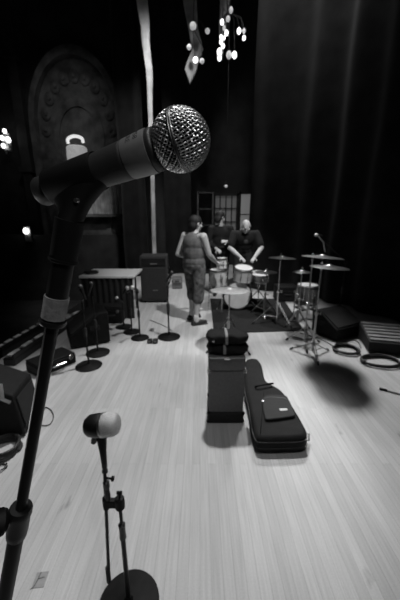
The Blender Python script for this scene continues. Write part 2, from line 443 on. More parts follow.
# large lamp in the arch
c = P(77, 152, AY-0.35); t = thing('wall_lantern', 'bright glass lantern with a curved tube on top inside the arch', 'wall lamp', c)
k = MB(); k.lathe([(0.22, -0.75), (0.30, -0.6), (0.31, -0.1), (0.30, 0.12), (0.24, 0.16)], (0, 0, 0), n=24); k.build('glass_shade', SHADEL, t)
k = MB(); k.tube(bez([(-0.2, -0.1, 0.22), (-0.2, -0.1, 0.34), (0, -0.1, 0.42), (0.22, -0.1, 0.36), (0.25, -0.1, 0.24)], 6), 0.045, 8); k.build('curved_tube', TUBEL, t)
k = MB(); k.box((0, 0.28, -0.3), (0.3, 0.08, 0.9)); k.lathe([(0.05, -0.95), (0.2, -0.8), (0.24, -0.75)], n=16); k.build('bracket', GILT, t)

# ================================================================== THE VOCAL MICROPHONE (foreground)
Cb = C2W(-0.0168, 0.1366, -0.2572)
A_ = V((1.0, 0.198, 0.31)).normalized()
axis = (C2W(A_.x, A_.y, A_.z)-C2W(0, 0, 0)).normalized()
t = thing('vocal_microphone', 'large silver ball-headed vocal microphone held in the clip in front', 'microphone', Cb)
Ra = frame(axis)
k = MB(); k.ell((0, 0, 0), 0.0238, nu=40, nv=24); k.build('foam_liner', FOAM, t)
k = MB()
NS, RB = 38, 0.0250
seg = 60
lat0, lat1 = math.radians(-50), 0.0
m0, m1 = math.log(math.tan(PI/4+lat0/2)), 0.0
for fam in (1, -1):                            # woven wire below the band
    for i in range(NS):
        off = 2*PI*i/NS; pts = []
        for j in range(seg+1):
            mm = m0+(m1-m0)*j/seg
            lat = 2*math.atan(math.exp(mm))-PI/2
            r = RB+0.00045*math.cos(NS*mm+PI*i)*fam
            lam = off+fam*mm
            pts.append(Ra@V((r*math.cos(lat)*math.cos(lam), r*math.cos(lat)*math.sin(lam), r*math.sin(lat))))
        k.tube(pts, 0.00056, 5, caps=False)
PW = 0.00300; RMAX = RB*math.sqrt(2); nl = int(RMAX/PW)   # woven wire pressed over the front half
for fam in (0, 1):
    for i in range(-nl, nl+1):
        cc = i*PW; hl = math.sqrt(max(0, RMAX**2-cc**2)); pts = []
        if hl < 0.002: continue
        for j in range(101):
            q_ = -hl+2*hl*j/100
            u_, v_ = (cc, q_) if fam == 0 else (q_, cc)
            rho = math.hypot(u_, v_); th = 2*math.asin(min(1, rho/(2*RB))); ph = math.atan2(v_, u_)+0.5
            r = RB+0.00045*math.cos(PI*q_/PW+PI*i)*(1 if fam == 0 else -1)
            pts.append(Ra@V((r*math.sin(th)*math.cos(ph), r*math.sin(th)*math.sin(ph), r*math.cos(th))))
        k.tube(pts, 0.00056, 5, caps=False)
k.build('wire_grille', WIREM, t)
k = MB(); k.lathe([(0.0246, -0.0019), (0.0258, -0.0019), (0.0262, -0.0013), (0.0262, -0.0005), (0.0258, 0), (0.0262, 0.0005), (0.0262, 0.0013), (0.0258, 0.0019), (0.0246, 0.0019)], d=axis, n=64, closed=True)
k.build('grille_band', BANDM, t)
k = MB(); k.lathe([(0.0130, -0.0200), (0.0166, -0.0202), (0.0178, -0.0212), (0.0183, -0.0230), (0.0182, -0.0245), (0.0178, -0.0268), (0.015, -0.027)], d=axis, n=56); k.build('grille_ring', HANDLE, t)
k = MB(); k.lathe([(0.016, -0.0262), (0.0187, -0.0265), (0.0188, -0.0275), (0.0174, -0.0494), (0.0171, -0.0502), (0.015, -0.0504)], d=axis, n=56); col_ = k.build('collar', COLLAR, t)
k = MB(); k.lathe([(0.014, -0.0500), (0.0166, -0.0502), (0.0166, -0.0514), (0.0170, -0.0520), (0.0169, -0.054), (0.0156, -0.083), (0.0144, -0.120), (0.0138, -0.1400), (0.0141, -0.1415), (0.0141, -0.150), (0.0133, -0.152), (0.011, -0.1525)], d=axis, n=48); k.build('handle', HANDLE, t)
# lettering round the collar (two short lines running round it, mostly over the far side)
def wrapped_text(body, size, s, ang0, parent):
    cu = bpy.data.curves.new('lettering', 'FONT'); cu.body = body; cu.size = size; cu.extrude = 0.0002
    tmp = bpy.data.objects.new('lettering_tmp', cu); COL.objects.link(tmp)
    dg = bpy.context.evaluated_depsgraph_get(); dg.update()
    me = bpy.data.meshes.new_from_object(tmp.evaluated_get(dg))
    bpy.data.objects.remove(tmp)
    for v in me.vertices:
        th = ang0+v.co.x/0.0182
        ss = s+v.co.y
        r = 0.0188-(abs(ss)-0.0275)*0.0639+0.00005+v.co.z*0.4
        v.co = Ra@V((r*math.cos(th), r*math.sin(th), ss))
    me.materials.clear(); me.materials.append(INK)
    o = bpy.data.objects.new('lettering', me); COL.objects.link(o); o.parent = parent; return o
# the upper limb of the collar as the singer's side sees it
vd = (Cb-V((0, 0, H))).normalized(); lim = vd.cross(axis).normalized()
if lim.z < 0: lim = -lim
ul_ = Ra.inverted()@lim; ul_ = math.atan2(ul_.y, ul_.x)
uc_ = Ra.inverted()@(-vd); uc_ = math.atan2(uc_.y, uc_.x)
dsg = 1 if math.sin(uc_-ul_) > 0 else -1
off_ = ul_+0.80*dsg-(1.1 if dsg > 0 else 0.0)
wrapped_text('SHURE', 0.0066, -0.0435, off_, col_)
wrapped_text('SM58', 0.0066, -0.0360, off_+0.25*(dsg > 0), col_)

# ---- microphone stand with clip (foreground)
P0 = V((-0.137, 0.038, -0.30)); KD = V((-0.292, -CP, -SP))
def pole(tt): q = P0+KD*tt; return C2W(q.x, q.y, q.z)
def tpy(py): v = (300-py)/300; return (0.038+(-0.30)*v)/(CP+SP*v)
def pp_(py): return pole(tpy(py))
base = pole((H+P0.y*CP+P0.z*SP)/1.0); base.z = 0
st = thing('microphone_stand', 'tall leaning black microphone stand with grey tape band holding the large microphone', 'microphone stand', base)
def rel(p): return V(p)-base
pdir = (pp_(400)-pp_(300)).normalized()
k = MB()                                       # clip: sleeve around the handle
prof = []
for s_, r in ((-0.0825, .0158), (-0.0820, .0170), (-0.085, .0176), (-0.105, .0176), (-0.136, .0174), (-0.1375, .0169), (-0.1375, .0142), (-0.0830, .0157)): prof.append((r, s_))
k.lathe(prof, rel(Cb), axis, n=40, closed=True)
q0 = Cb-axis*0.103
neck = P(66, 226, 1); 
nk = C2W(-0.134, 0.074, -0.30)
k.build('clip_sleeve', BLACKP, st)
k = MB()
side = axis
def oval(c, rx, ry, d):
    R = Matrix((axis, V((0, 0, 1)).cross(axis).normalized(), V((0, 0, 1)))).transposed()
    return [k.bm.verts.new(V(c)+R@V((rx*math.cos(2*PI*i/24), ry*math.sin(2*PI*i/24), 0))) for i in range(24)]
top_ = q0+axis*0.002-V((0, 0, 0.008))
barrel_top = pp_(226); barrel_bot = pp_(262)
rings = []
for tt, rx, ry in ((0.0, .0400, .0150), (0.16, .0330, .0145), (0.36, .0240, .0138), (0.58, .0172, .0134), (0.8, .0145, .0132), (1.0, .0136, .0134)):
    rings.append(oval(rel(top_.lerp(barrel_top, tt)), rx, ry, 0))
for a, b in zip(rings, rings[1:]): k.bridge(a, b)
k.bm.faces.new(rings[0][::-1]); k.bm.faces.new(rings[-1])
k.cyl(rel(barrel_top-pdir*0.006), rel(barrel_bot), 0.0137, 0.0130, 28)
k.lathe([(0.0124, 0), (0.0140, 0.0005), (0.0140, 0.003), (0.0124, 0.004)], rel(barrel_bot-pdir*0.004), pdir, n=28)
k.build('clip_neck', BLACKP, st)
k = MB(); sd = (axis.cross(V((0, 0, 1)))).normalized()
sp = top_.lerp(barrel_top, 0.45)+axis*0.009; k.cyl(rel(sp+sd*0.010), rel(sp+sd*0.0148), 0.0024, 0.002, 12); k.build('pivot_screw', DULLCH, st)
k = MB(); k.cyl(rel(pp_(258)), rel(pp_(320)), 0.0108, 0.0110, 28); k.build('upper_tube', POLEM, st)
k = MB(); k.lathe([(0.0108, 0), (0.0122, 0.0004), (0.01235, 0.005), (0.0121, 0.012), (0.0123, 0.024), (0.0108, 0.0245)], rel(pp_(296)), pdir, n=28); k.build('tape_band', GREYTAPE, st)
k = MB(); k.lathe([(0.0080, 0), (0.0132, 0.0005), (0.0137, 0.003), (0.0130, 0.0055), (0.0085, 0.007)], rel(pp_(319)), pdir, n=28); k.build('collar_ring', BLACKM, st)
k = MB(); k.cyl(rel(pp_(321)), rel(pp_(530)), 0.0070, 0.0066, 24); k.build('inner_tube', POLEM, st)
k = MB(); c0 = pp_(507)
k.lathe([(0.0074, 0.0), (0.0128, 0.0), (0.0138, 0.003), (0.0140, 0.010), (0.0128, 0.014), (0.0129, 0.040), (0.0121, 0.050), (0.0098, 0.054)], rel(c0), pdir, n=32); k.build('clutch', BLACKM, st)
k = MB(); kd = V((-1, -0.25, 0.12)).normalized(); kc = c0+pdir*0.022
k.cyl(rel(kc), rel(kc+kd*0.028), 0.004, 0.004, 10); k.lathe([(0.004, 0), (0.015, 0.002), (0.017, 0.008), (0.014, 0.014), (0.004, 0.016)], rel(kc+kd*0.016), V((-0.55, -0.6, 0.55)), n=10); k.build('clutch_knob', BLACKP, st)
k = MB(); k.cyl(rel(c0+pdir*0.045), V((0, 0, 0.045)), 0.0098, 0.0100, 24); k.build('lower_tube', POLEM, st)
k = MB(); k.lathe([(0.13, 0.0), (0.132, 0.008), (0.125, 0.016), (0.04, 0.03), (0.018, 0.05), (0.014, 0.06)], n=40); k.build('round_base', BASEM, st)

# ================================================================== KICK MICROPHONE ON LOW STAND
b2 = G(129, 604)
st = thing('microphone_stand', 'short black microphone stand with round base and offset arm in front', 'microphone stand', b2)
k = MB(); k.lathe([(0.131, 0.0), (0.133, 0.006), (0.128, 0.013), (0.05, 0.021), (0.02, 0.03), (0.014, 0.045), (0.0125, 0.05)], n=48); k.build('round_base', BASEM, st)
zc = P(119, 503, b2.y).z
k = MB(); k.cyl((0, 0, 0.03), (0, 0, zc-0.12), 0.0098, None, 20); k.build('lower_tube', POLEM, st)
k = MB(); k.lathe([(0.0100, 0), (0.0135, 0.002), (0.0142, 0.012), (0.0122, 0.03), (0.0132, 0.06), (0.0142, 0.075), (0.0085, 0.08)], (0, 0, zc-0.185), n=24); k.build('clutch', BLACKM, st)
k = MB(); k.cyl((0, 0, zc-0.12), (0, 0, zc+0.005), 0.0068, None, 16); k.build('inner_tube', POLEM, st)
xo = P(107, 512, b2.y).x-b2.x
k = MB(); k.box((xo/2, 0, zc), (abs(xo)+0.02, 0.022, 0.034)); k.lathe([(0.008, -0.026), (0.0185, -0.024), (0.0195, 0.0), (0.0185, 0.024), (0.008, 0.026)], (0, 0, zc), n=20)
k.lathe([(0.008, -0.03), (0.0125, -0.028), (0.0125, 0.028), (0.008, 0.03)], (xo, 0, zc), n=20); k.build('swivel_clamp', BLACKP, st, bevel=0.003)
k = MB(); k.cyl((0.002, 0, zc+0.02), (0.002, 0, zc+0.048), 0.0045, None, 10); k.box((0.002, 0, zc+0.05), (0.022, 0.008, 0.014)); k.build('wing_screw', BLACKP, st, bevel=0.002)
ztop, zbot = P(103.5, 466, b2.y).z, P(109, 581, b2.y).z
xt = P(104.5, 466, b2.y).x-b2.x; xb = P(109, 581, b2.y).x-b2.x
k = MB(); k.cyl((xt, 0, ztop), (xb, 0, zbot), 0.0068, None, 16); k.build('offset_tube', POLEM, st)
k = MB(); k.lathe([(0.006, 0), (0.0095, 0.002), (0.0095, 0.085), (0.0075, 0.09)], (xb, 0, zbot-0.005), n=16); k.build('end_grip', RUBBER, st)
k = MB(); k.lathe([(0.007, 0), (0.0115, 0.003), (0.012, 0.03), (0.009, 0.055), (0.0125, 0.06), (0.0125, 0.085), (0.007, 0.09)], (xt*1.01, 0, ztop-0.16), n=20); k.build('upper_clutch', BLACKM, st)
k = MB(); k.cyl((xt, 0, ztop-0.055), (xt+0.03, -0.005, ztop-0.055), 0.004, None, 8); k.lathe([(0.004, 0), (0.010, 0.002), (0.010, 0.010), (0.004, 0.012)], (xt+0.022, -0.004, ztop-0.055), (1, 0, 0), n=12); k.build('thumb_screw', BLACKP, st)
k = MB(); k.lathe([(0.007, 0), (0.011, 0.002), (0.011, 0.012), (0.008, 0.014), (0.008, 0.024), (0.0105, 0.026), (0.0105, 0.05), (0.006, 0.052)], (xt, 0, ztop-0.03), n=18); k.build('thread_adapter', BLACKM, st)
zm = P(103, 425, b2.y).z
hl_ = zm-0.036-(ztop+0.012)
k = MB(); k.lathe([(0.0085, 0), (0.0105, 0.003), (0.0125, hl_*0.4), (0.0165, hl_*0.7), (0.0185, hl_*0.93), (0.017, hl_)], (xt, 0, ztop+0.012), n=18); k.build('mic_holder', BLACKP, st)
mc = P(103.5, 425, b2.y)
mk = thing('kick_drum_microphone', 'fat dark microphone with a bright silver front on the short stand', 'microphone', mc)
ad = V((0.95, -0.12, 0.16)).normalized()
k = MB(); k.lathe([(0.012, -0.066), (0.030, -0.064), (0.0385, -0.052), (0.042, -0.03), (0.0428, -0.006), (0.0405, -0.002), (0.02, 0.0)], (0, 0, 0), ad, n=36); k.build('rear_body', BLACKM, mk)
k = MB(); k.lathe([(0.02, -0.004), (0.0435, -0.0035), (0.0442, 0.0), (0.0438, 0.004), (0.03, 0.0045)], (0, 0, 0), ad, n=36); k.build('rim', DULLCH, mk)
k = MB(); k.lathe([(0.03, 0.0045), (0.0425, 0.0045), (0.0428, 0.022), (0.0405, 0.040), (0.034, 0.052), (0.022, 0.058), (0.008, 0.060)], (0, 0, 0), ad, n=36); k.build('grille', mat('fine_grille', 0.62, 0.5, 0.5, var=0.25, scale=350, bump=0.4, bscale=500), mk)
k = MB(); k.lathe([(0.009, -0.03), (0.011, -0.02), (0.012, 0.02)], (-0.034, 0, -0.047), (0.3, 0, 0.95), n=14); k.build('plug_socket', BLACKM, mk)

# ================================================================== AMP CASE + BAGS
pa = G(207, 423.5); pb = G(243, 423.5)
aw = pb.x-pa.x; hz = P(225, 357.5, pa.y).z
ac_ = thing('amplifier_cabinet', 'upright grey cloth amplifier cabinet with a black bottom, beside the guitar bag', 'amplifier', ((pa.x+pb.x)/2+0.005, pa.y, 0))
dz_ = 0.24
k = MB(); k.box((0, dz_/2, 0.05), (aw, dz_, 0.10)); k.build('bottom_box', TOLEXD, ac_, bevel=0.012, seg=3)
z1, z2 = 0.10, hz-0.125
k = MB(); k.box((0, dz_/2+0.006, (z1+z2)/2), (aw-0.014, dz_-0.012, z2-z1)); k.build('cabinet_body', TOLEX, ac_, bevel=0.006)
k = MB(); k.box((0, dz_/2+0.004, (z2+hz)/2+0.002), (aw-0.010, dz_-0.008, hz-z2-0.004)); lid = k.build('lid', TOLEX, ac_, bevel=0.008)
k = MB(); k.box((0, 0.003, hz-0.006), (aw-0.02, 0.012, 0.010)); k.build('metal_edge', DULLCH, lid, bevel=0.002)
k = MB(); k.box((0, -0.002, hz-0.012), (0.05, 0.01, 0.016)); k.build('handle_plate', CHROME, lid, bevel=0.002)
for sx in (-1, 1):
    k = MB(); k.box((sx*(aw/2-0.004), 0.03, z2+0.012), (0.012, 0.05, 0.022)); k.box((sx*(aw/2-0.006), -0.001, z2+0.012), (0.03, 0.008, 0.007)); k.box((sx*(aw/2-0.006), -0.001, z2-0.006), (0.03, 0.008, 0.006)); k.build('latch', DULLCH, ac_, bevel=0.002)
    for zz in (0.02, 0.095):
        k = MB(); k.ell((sx*(aw/2-0.008), 0.008, zz), (0.016, 0.016, 0.014)); k.build('corner_cap', BLACKP, ac_)
    k = MB(); k.box((sx*(aw/2-0.003), 0.05, 0.24), (0.012, 0.03, 0.02)); k.build('side_catch', BLACKP, ac_, bevel=0.003)

def soft_bag(label, c, size, seedv, strap_x):
    t = thing('cable_bag', label, 'bag', c, group=None)
    k = MB(); rnd = random.Random(seedv); nx, na = 22, 20; rows = []
    for i in range(nx+1):
        u = -1+2*i/nx; e = (1-abs(u)**5)**0.5 if abs(u) < 1 else 0.0
        e = max(e, 0.12)
        row = []
        for j in range(na):
            a = 2*PI*j/na; cs, sn = math.cos(a), math.sin(a)
            q = 0.55
            y = math.copysign(abs(cs)**q, cs)*size[1]/2*e; z = math.copysign(abs(sn)**q, sn)*size[2]/2*e
            w = 1+0.07*math.sin(5*u+a*2+seedv)+0.04*math.sin(11*u-a*3)
            row.append(k.bm.verts.new((u*size[0]/2, y*w, size[2]/2+z*(w if z > 0 else 1.0))))
        rows.append(row)
    for a, b in zip(rows, rows[1:]): k.bridge(a, b)
    k.bm.faces.new(rows[0][::-1]); k.bm.faces.new(rows[-1])
    k.build('bag_body', NYLON, t)
    k = MB(); pts = []
    for j in range(25):
        a = 2*PI*j/24; cs, sn = math.cos(a), math.sin(a)
        pts.append((strap_x, math.copysign(abs(cs)**0.55, cs)*(size[1]/2*1.06+0.002), size[2]/2+math.copysign(abs(sn)**0.55, sn)*(size[2]/2*1.08+0.002)))
    pts = pts[:-1]
    a_ = [[k.bm.verts.new(V(p)+V((dx, 0, 0))) for dx in (-0.011, 0.011)] for p in pts]
    for i in range(24): k.bm.faces.new((a_[i][0], a_[i][1], a_[(i+1) % 24][1], a_[(i+1) % 24][0]))
    o = k.build('strap', mat('pale_webbing', 0.28, 0.7, var=0.2, scale=60), t); s_ = o.modifiers.new('s', 'SOLIDIFY'); s_.thickness = 0.004
    return t
by = pa.y+0.12
cx_ = (pa.x+pb.x)/2
soft_bag('black soft bag lying straight on the grey amplifier cabinet, the lower of two', (cx_+0.015, by, hz+0.001), (0.34, 0.20, 0.080), 1, -0.03)
bg = soft_bag('black soft bag stacked on top of another, above the grey amplifier cabinet', (cx_+0.012, by+0.01, hz+0.083), (0.345, 0.19, 0.085), 4, -0.012)
k = MB(); k.lathe([(0.004, 0), (0.011, 0.001), (0.011, 0.006), (0.004, 0.007)], (-0.115, -0.1, 0.043), (0, -1, 0.1), n=14); k.build('button', CHROME, bg)

# ================================================================== GUITAR BAG
TZ = 0.13
top_px = [(248, 359), (257, 359), (261, 365), (264, 379), (272, 385), (282, 391), (291, 404), (300, 419), (305.5, 430), (305, 435), (300, 437), (280, 438), (262, 438), (257, 436), (253.5, 425), (250, 405), (246, 388), (244.5, 372), (245, 363)]
pts = [G(x, y, TZ) for x, y in top_px]
gc = sum(pts, V())/len(pts); gc.z = 0
gb = thing('guitar_gig_bag', 'black padded guitar bag lying flat on the boards beside the grey cabinet', 'guitar bag', gc)
dense = bez([p-gc for p in pts], 5, True)
def rings_bag(dense, levels):
    for _ in range(4): dense = [(dense[i-1]+dense[i]*2+dense[(i+1) % len(dense)])/4 for i in range(len(dense))]
    k = MB(); cen = sum(dense, V())/len(dense); rs = []
    n = len(dense)
    nrm = []
    for i in range(n):
        tng = (dense[(i+1) % n]-dense[i-1]).normalized(); nn = V((tng.y, -tng.x, 0))
        nrm.append(nn)
    area = sum(dense[i].x*dense[(i+1) % n].y-dense[(i+1) % n].x*dense[i].y for i in range(n))
    sg = 1 if area > 0 else -1
    for off, z in levels:
        rs.append([k.bm.verts.new(V((p.x, p.y, z))+nn*sg*off) for p, nn in zip(dense, nrm)])
    for a, b in zip(rs, rs[1:]): k.bridge(a, b)
    k.bm.faces.new(rs[0][::-1]); k.bm.faces.new(rs[-1])
    return k, nrm, sg
k, nrm, sg = rings_bag(dense, [(-0.012, 0.001), (0.006, 0.012), (0.011, 0.04), (0.011, 0.085), (0.006, 0.115), (-0.006, 0.132), (-0.018, 0.138), (-0.022, 0.139), (-0.026, 0.139)])
k.build('bag_body', NYLON, gb)
for zz in (0.048, 0.100):
    k = MB(); k.tube([V((p.x, p.y, zz))+nn*sg*0.0115 for p, nn in zip(dense, nrm)], 0.0028, 5, closed=True)
    k.build('piping', mat('piping', 0.035, 0.6), gb)
pk = [(263, 399), (268, 396), (283, 396.5), (287, 398), (294, 413), (294.5, 416), (291, 417.5), (268, 420.5), (265, 418), (262.5, 404)]
pd = bez([G(x, y, TZ+0.02)-gc for x, y in pk], 5, True)
k, n2, s2 = rings_bag(pd, [(0.004, 0.135), (0.004, 0.152), (0.002, 0.160), (-0.003, 0.164), (-0.005, 0.1645), (-0.007, 0.1645)])
pock = k.build('front_pocket', mat('pocket_nylon', 0.009, 0.75, var=0.25, scale=10, bump=0.5, bscale=200), gb)
k = MB(); k.tube(bez([G(x, y, 0.163)-gc for x, y in ((262, 400.5), (268, 397.5), (283, 398), (287, 399.5))], 6), 0.003, 6); k.build('zip', mat('zip_metal', 0.2, 0.4, 0.8), pock)
k = MB(); q = G(263, 401, 0.165)-gc; k.box(q, (0.018, 0.026, 0.007), 0.5); k.build('zip_pull', CHROME, pock, bevel=0.002)
k = MB(); q = G(283.5, 409.5, 0.1655)-gc; k.box(q, (0.062, 0.026, 0.004), 0.1); bd = k.build('badge', BADGE, pock, bevel=0.001)
k = MB()
for i in range(4): k.box(q+V((-0.02+i*0.012, 0.001*i, 0.0025)), (0.007, 0.010, 0.001), 0.1)
k.build('badge_print', mat('badge_grey', 0.2, 0.6), bd, smooth=False)
k = MB(); k.tube(bez([G(x, y, zz)-gc for x, y, zz in ((255.5, 387, 0.135), (257, 386, 0.165), (265, 384.5, 0.17), (272, 383.5, 0.165), (273, 383.5, 0.13))], 6), 0.009, 8); k.build('carry_handle', BLACKP, gb)
k = MB(); q = G(306, 437, 0.05)-gc; k.tube([q+V((0.0, 0.02, 0.02)), q+V((0.02, 0.0, 0.03)), q+V((0.022, -0.01, -0.02)), q+V((0.0, 0, -0.03))], 0.007, 6); k.build('strap_buckle', DULLCH, gb)

# ================================================================== stands, microphones and cabinets
def mic_stand(px, py, h, label, group, base_r=0.14, arm=None, name='microphone_stand', grip=True, loc=None, m=BASEM):
    c = loc or G(px, py); t = thing(name, label, 'microphone stand', c, group=group)
    k = MB(); k.lathe([(base_r, 0), (base_r+0.002, 0.007), (base_r-0.006, 0.014), (0.05, 0.022), (0.02, 0.032), (0.014, 0.045)], n=32); k.build('round_base', m, t)
    k = MB(); k.cyl((0, 0, 0.03), (0, 0, h*0.55), 0.011, None, 12); k.build('lower_tube', POLEM, t)
    k = MB(); k.lathe([(0.011, 0), (0.018, 0.004), (0.02, 0.05), (0.017, 0.1), (0.008, 0.105)], (0, 0, h*0.55-0.06), n=14); k.build('clutch', BLACKM, t)
    k = MB(); k.cyl((0, 0, h*0.55), (0, 0, h), 0.008, None, 12); k.build('inner_tube', POLEM, t)
    if arm:
        a, b = V(arm[0]), V(arm[1])
        k = MB(); k.cyl(a, b, 0.008, None, 10); k.build('boom_arm', POLEM, t)
        k = MB(); k.ell((0, 0, h), 0.022, nu=12, nv=8); k.build('swivel', BLACKP, t)
    return t
def small_mic(p, d, label, group=None, head=SILVER, r=0.026, L=0.15):
    t = thing('microphone', label, 'microphone', p, group=group); d = V(d).normalized()
    k = MB(); k.ell((0, 0, 0), r, nu=14, nv=10); k.build('grille', head, t)
    k = MB(); k.lathe([(r*0.8, r*0.5), (r*0.85, r*0.9), (r*0.6, L*0.6), (r*0.45, L)], (0, 0, 0), -d, n=14); k.build('handle', BLACKM, t)
    return t
# two short stands by the wedge
for (px, py, top, lab, d) in ((89, 366, 296, 'short round-base microphone stand nearest the black wedge monitor, standing in front', (-0.3, 0, 1)),
                             (98, 353, 292, 'short round-base microphone stand just behind another beside the black wedge', (0.3, 0.2, 1))):
    c = G(px, py); h = P(px-3, top, c.y).z-0.06
    mic_stand(px, py, h, lab, None, base_r=0.145)
    small_mic(c+V((0, 0, h+0.16)), d, 'dark microphone on the short stand %s' % ('nearest the wedge monitor' if px == 89 else 'just behind the nearest wedge-side stand'), None, mat('dark_grille', 0.06, 0.5, 0.5))
# cluster of three stands
heads = []
for (px, py, top, lab, dd) in ((124, 327, 300, 'short microphone stand farthest back in the row of three', (-0.5, -0.3, 0.6)),
                              (132, 332, 291, 'short microphone stand in the middle of the row of three', (0.4, -0.4, 0.5)),
                              (140, 338, 290, 'short microphone stand in front in the row of three beside two small boxes', (-0.2, -0.6, 0.3))):
    c = G(px, py); h = P(px-2, top, c.y).z-0.03
    mic_stand(px, py, h, lab, None, base_r=0.125, arm=((0, 0, h), (-0.03, -0.06, h+0.02)))
    heads.append((c, h, dd, px))
small_mic(heads[0][0]+V((-0.05, -0.10, heads[0][1]+0.09)), heads[0][2], 'pale microphone on the farthest stand of the row of three')
small_mic(heads[1][0]+V((0.0, -0.11, heads[1][1]+0.10)), heads[1][2], 'silver-headed microphone on the middle stand of the row of three', r=0.03)
small_mic(heads[2][0]+V((-0.04, -0.11, heads[2][1]+0.09)), heads[2][2], 'silver-headed microphone on the front stand of the row of three', r=0.03)
# lone stand
c = G(169, 337); h = P(167.5, 287, c.y).z
lone = mic_stand(169, 337, h, 'lone thin microphone stand with thick grip in front of the tall speaker cabinet', None, base_r=0.16, arm=((0, 0, h), (0.05, 0.02, h+0.13)))
k = MB(); k.lathe([(0.012, 0), (0.02, 0.005), (0.022, 0.14), (0.014, 0.15)], (0, 0, h*0.48), n=14); k.build('foam_grip', RUBBER, lone)
small_mic(c+V((0.06, 0.03, h+0.19)), (0.5, 0.2, 0.8), 'black microphone leaning upward on the lone stand by the speaker cabinet', None, mat('dark_grille', 0.06, 0.5, 0.5))
# two little boxes on the floor
for dx, lab in ((0, 'small black box on the boards, the one nearer the row of stands'), (5.5, 'small black box on the boards, the one nearer the lone stand')):
    t = thing('direct_box', lab, 'small box', G(150+dx, 343))
    k = MB(); k.box((0, 0, 0.03), (0.065, 0.07, 0.055)); k.build('case', BLACKM, t, bevel=0.006)
    k = MB(); k.box((0, -0.032, 0.035), (0.04, 0.012, 0.02)); k.cyl((0.0, -0.04, 0.03), (0.0, -0.034, 0.03), 0.008, None, 10); k.build('socket_panel', GREYBOX, t)
# tall speaker cabinet
pa, pb = G(142, 303), G(168, 303)
sp_ = thing('speaker_cabinet', 'tall black speaker cabinet standing behind the lone microphone stand', 'speaker', ((pa.x+pb.x)/2, pa.y, 0), 0.05)
sw = pb.x-pa.x; sh = P(155, 256, pa.y).z
k = MB(); k.box((0, 0.22, sh/2+0.02), (sw, 0.44, sh-0.04)); k.build('cabinet_shell', mat('speaker_carpet', 0.028, 0.85, var=0.3, scale=40, bump=0.4, bscale=200), sp_, bevel=0.015, seg=3)
k = MB(); k.box((0, -0.004, sh*0.42), (sw-0.06, 0.012, sh*0.66)); k.build('grille_cloth', mat('dark_grille_cloth', 0.02, 0.85, var=0.3, scale=60, bump=0.3, bscale=200), sp_, bevel=0.004)
k = MB(); k.box((0, -0.006, sh*0.87), (sw-0.06, 0.014, sh*0.16)); k.build('control_panel', GREYBOX if False else CABM, sp_, bevel=0.004)
k = MB(); k.box((0, -0.016, sh*0.84), (0.13, 0.012, 0.02)); k.build('badge', GREYBOX, sp_, bevel=0.002)
k = MB(); k.box((0.02, -0.012, sh*0.28), (0.10, 0.008, 0.02)); k.build('lower_badge', GREYBOX, sp_, bevel=0.002)
for sx in (-1, 1):
    for y_ in (0.05, 0.39):
        k = MB(); k.cyl((sx*(sw/2-0.06), y_, 0), (sx*(sw/2-0.06), y_, 0.03), 0.025, None, 12); k.build('foot', RUBBER, sp_)
    k = MB(); k.tube([(sx*sw/2, 0.15, sh*0.72), (sx*(sw/2+0.025), 0.16, sh*0.72), (sx*(sw/2+0.025), 0.29, sh*0.72), (sx*sw/2, 0.30, sh*0.72)], 0.012, 6); k.build('side_handle', BLACKP, sp_)

# white-topped table
tl, tr = P(84, 276, 4.75), P(134, 276, 4.75)
tz = tl.z
tb = thing('folding_table', 'long folding table with a pale top behind the microphone stands', 'table', ((-1.95+tr.x)/2, 5.1, 0))
tw = tr.x+1.95; td = 0.72
k = MB(); k.box((0, 0, tz-0.018), (tw, td, 0.036)); k.build('table_top', TABLETOP, tb, bevel=0.006)
k = MB(); k.box((0, 0, tz-0.065), (tw-0.12, td-0.1, 0.05)); k.build('apron', BLACKM, tb)
for sx in (-1, 1):
    for sy in (-1, 1):
        k = MB(); k.cyl((sx*(tw/2-0.12), sy*(td/2-0.08), 0), (sx*(tw/2-0.12), sy*(td/2-0.08), tz-0.05), 0.016, None, 10); k.build('leg', BLACKM, tb)
k = MB(); n_ = 60; F_ = []
for i in range(n_+1):
    x_ = -tw/2+0.03+(tw-0.06)*i/n_; y_ = -td/2+0.02+0.012*math.sin(i*0.9)
    F_.append([k.bm.verts.new(p) for p in ((x_, y_, 0.01), (x_, y_, tz-0.04), (x_, y_+0.008, tz-0.04), (x_, y_+0.008, 0.01))])
for a, b in zip(F_, F_[1:]):
    for j in range(4): k.bm.faces.new((a[j], b[j], b[(j+1) % 4], a[(j+1) % 4]))
k.bm.faces.new(F_[0][::-1]); k.bm.faces.new(F_[-1]); k.build('under_table_shade', TEE, tb)  # black sheet standing in for the shade under the table
# coil lying on the table
k = MB(); q = V(((tl.x+tr.x)/2-0.35, 4.95, tz+0.012)); pts = []
for i in range(90): a = i*0.35; pts.append(q+V(((0.10+0.012*math.sin(i*0.8))*math.cos(a), (0.10+0.01*math.cos(i))*math.sin(a), 0.004*(i/12.))))
k.tube(pts, 0.008, 6); tag(k.build('cable_coil', CABLE), 'coil of black cable lying on the pale table top', 'cable')
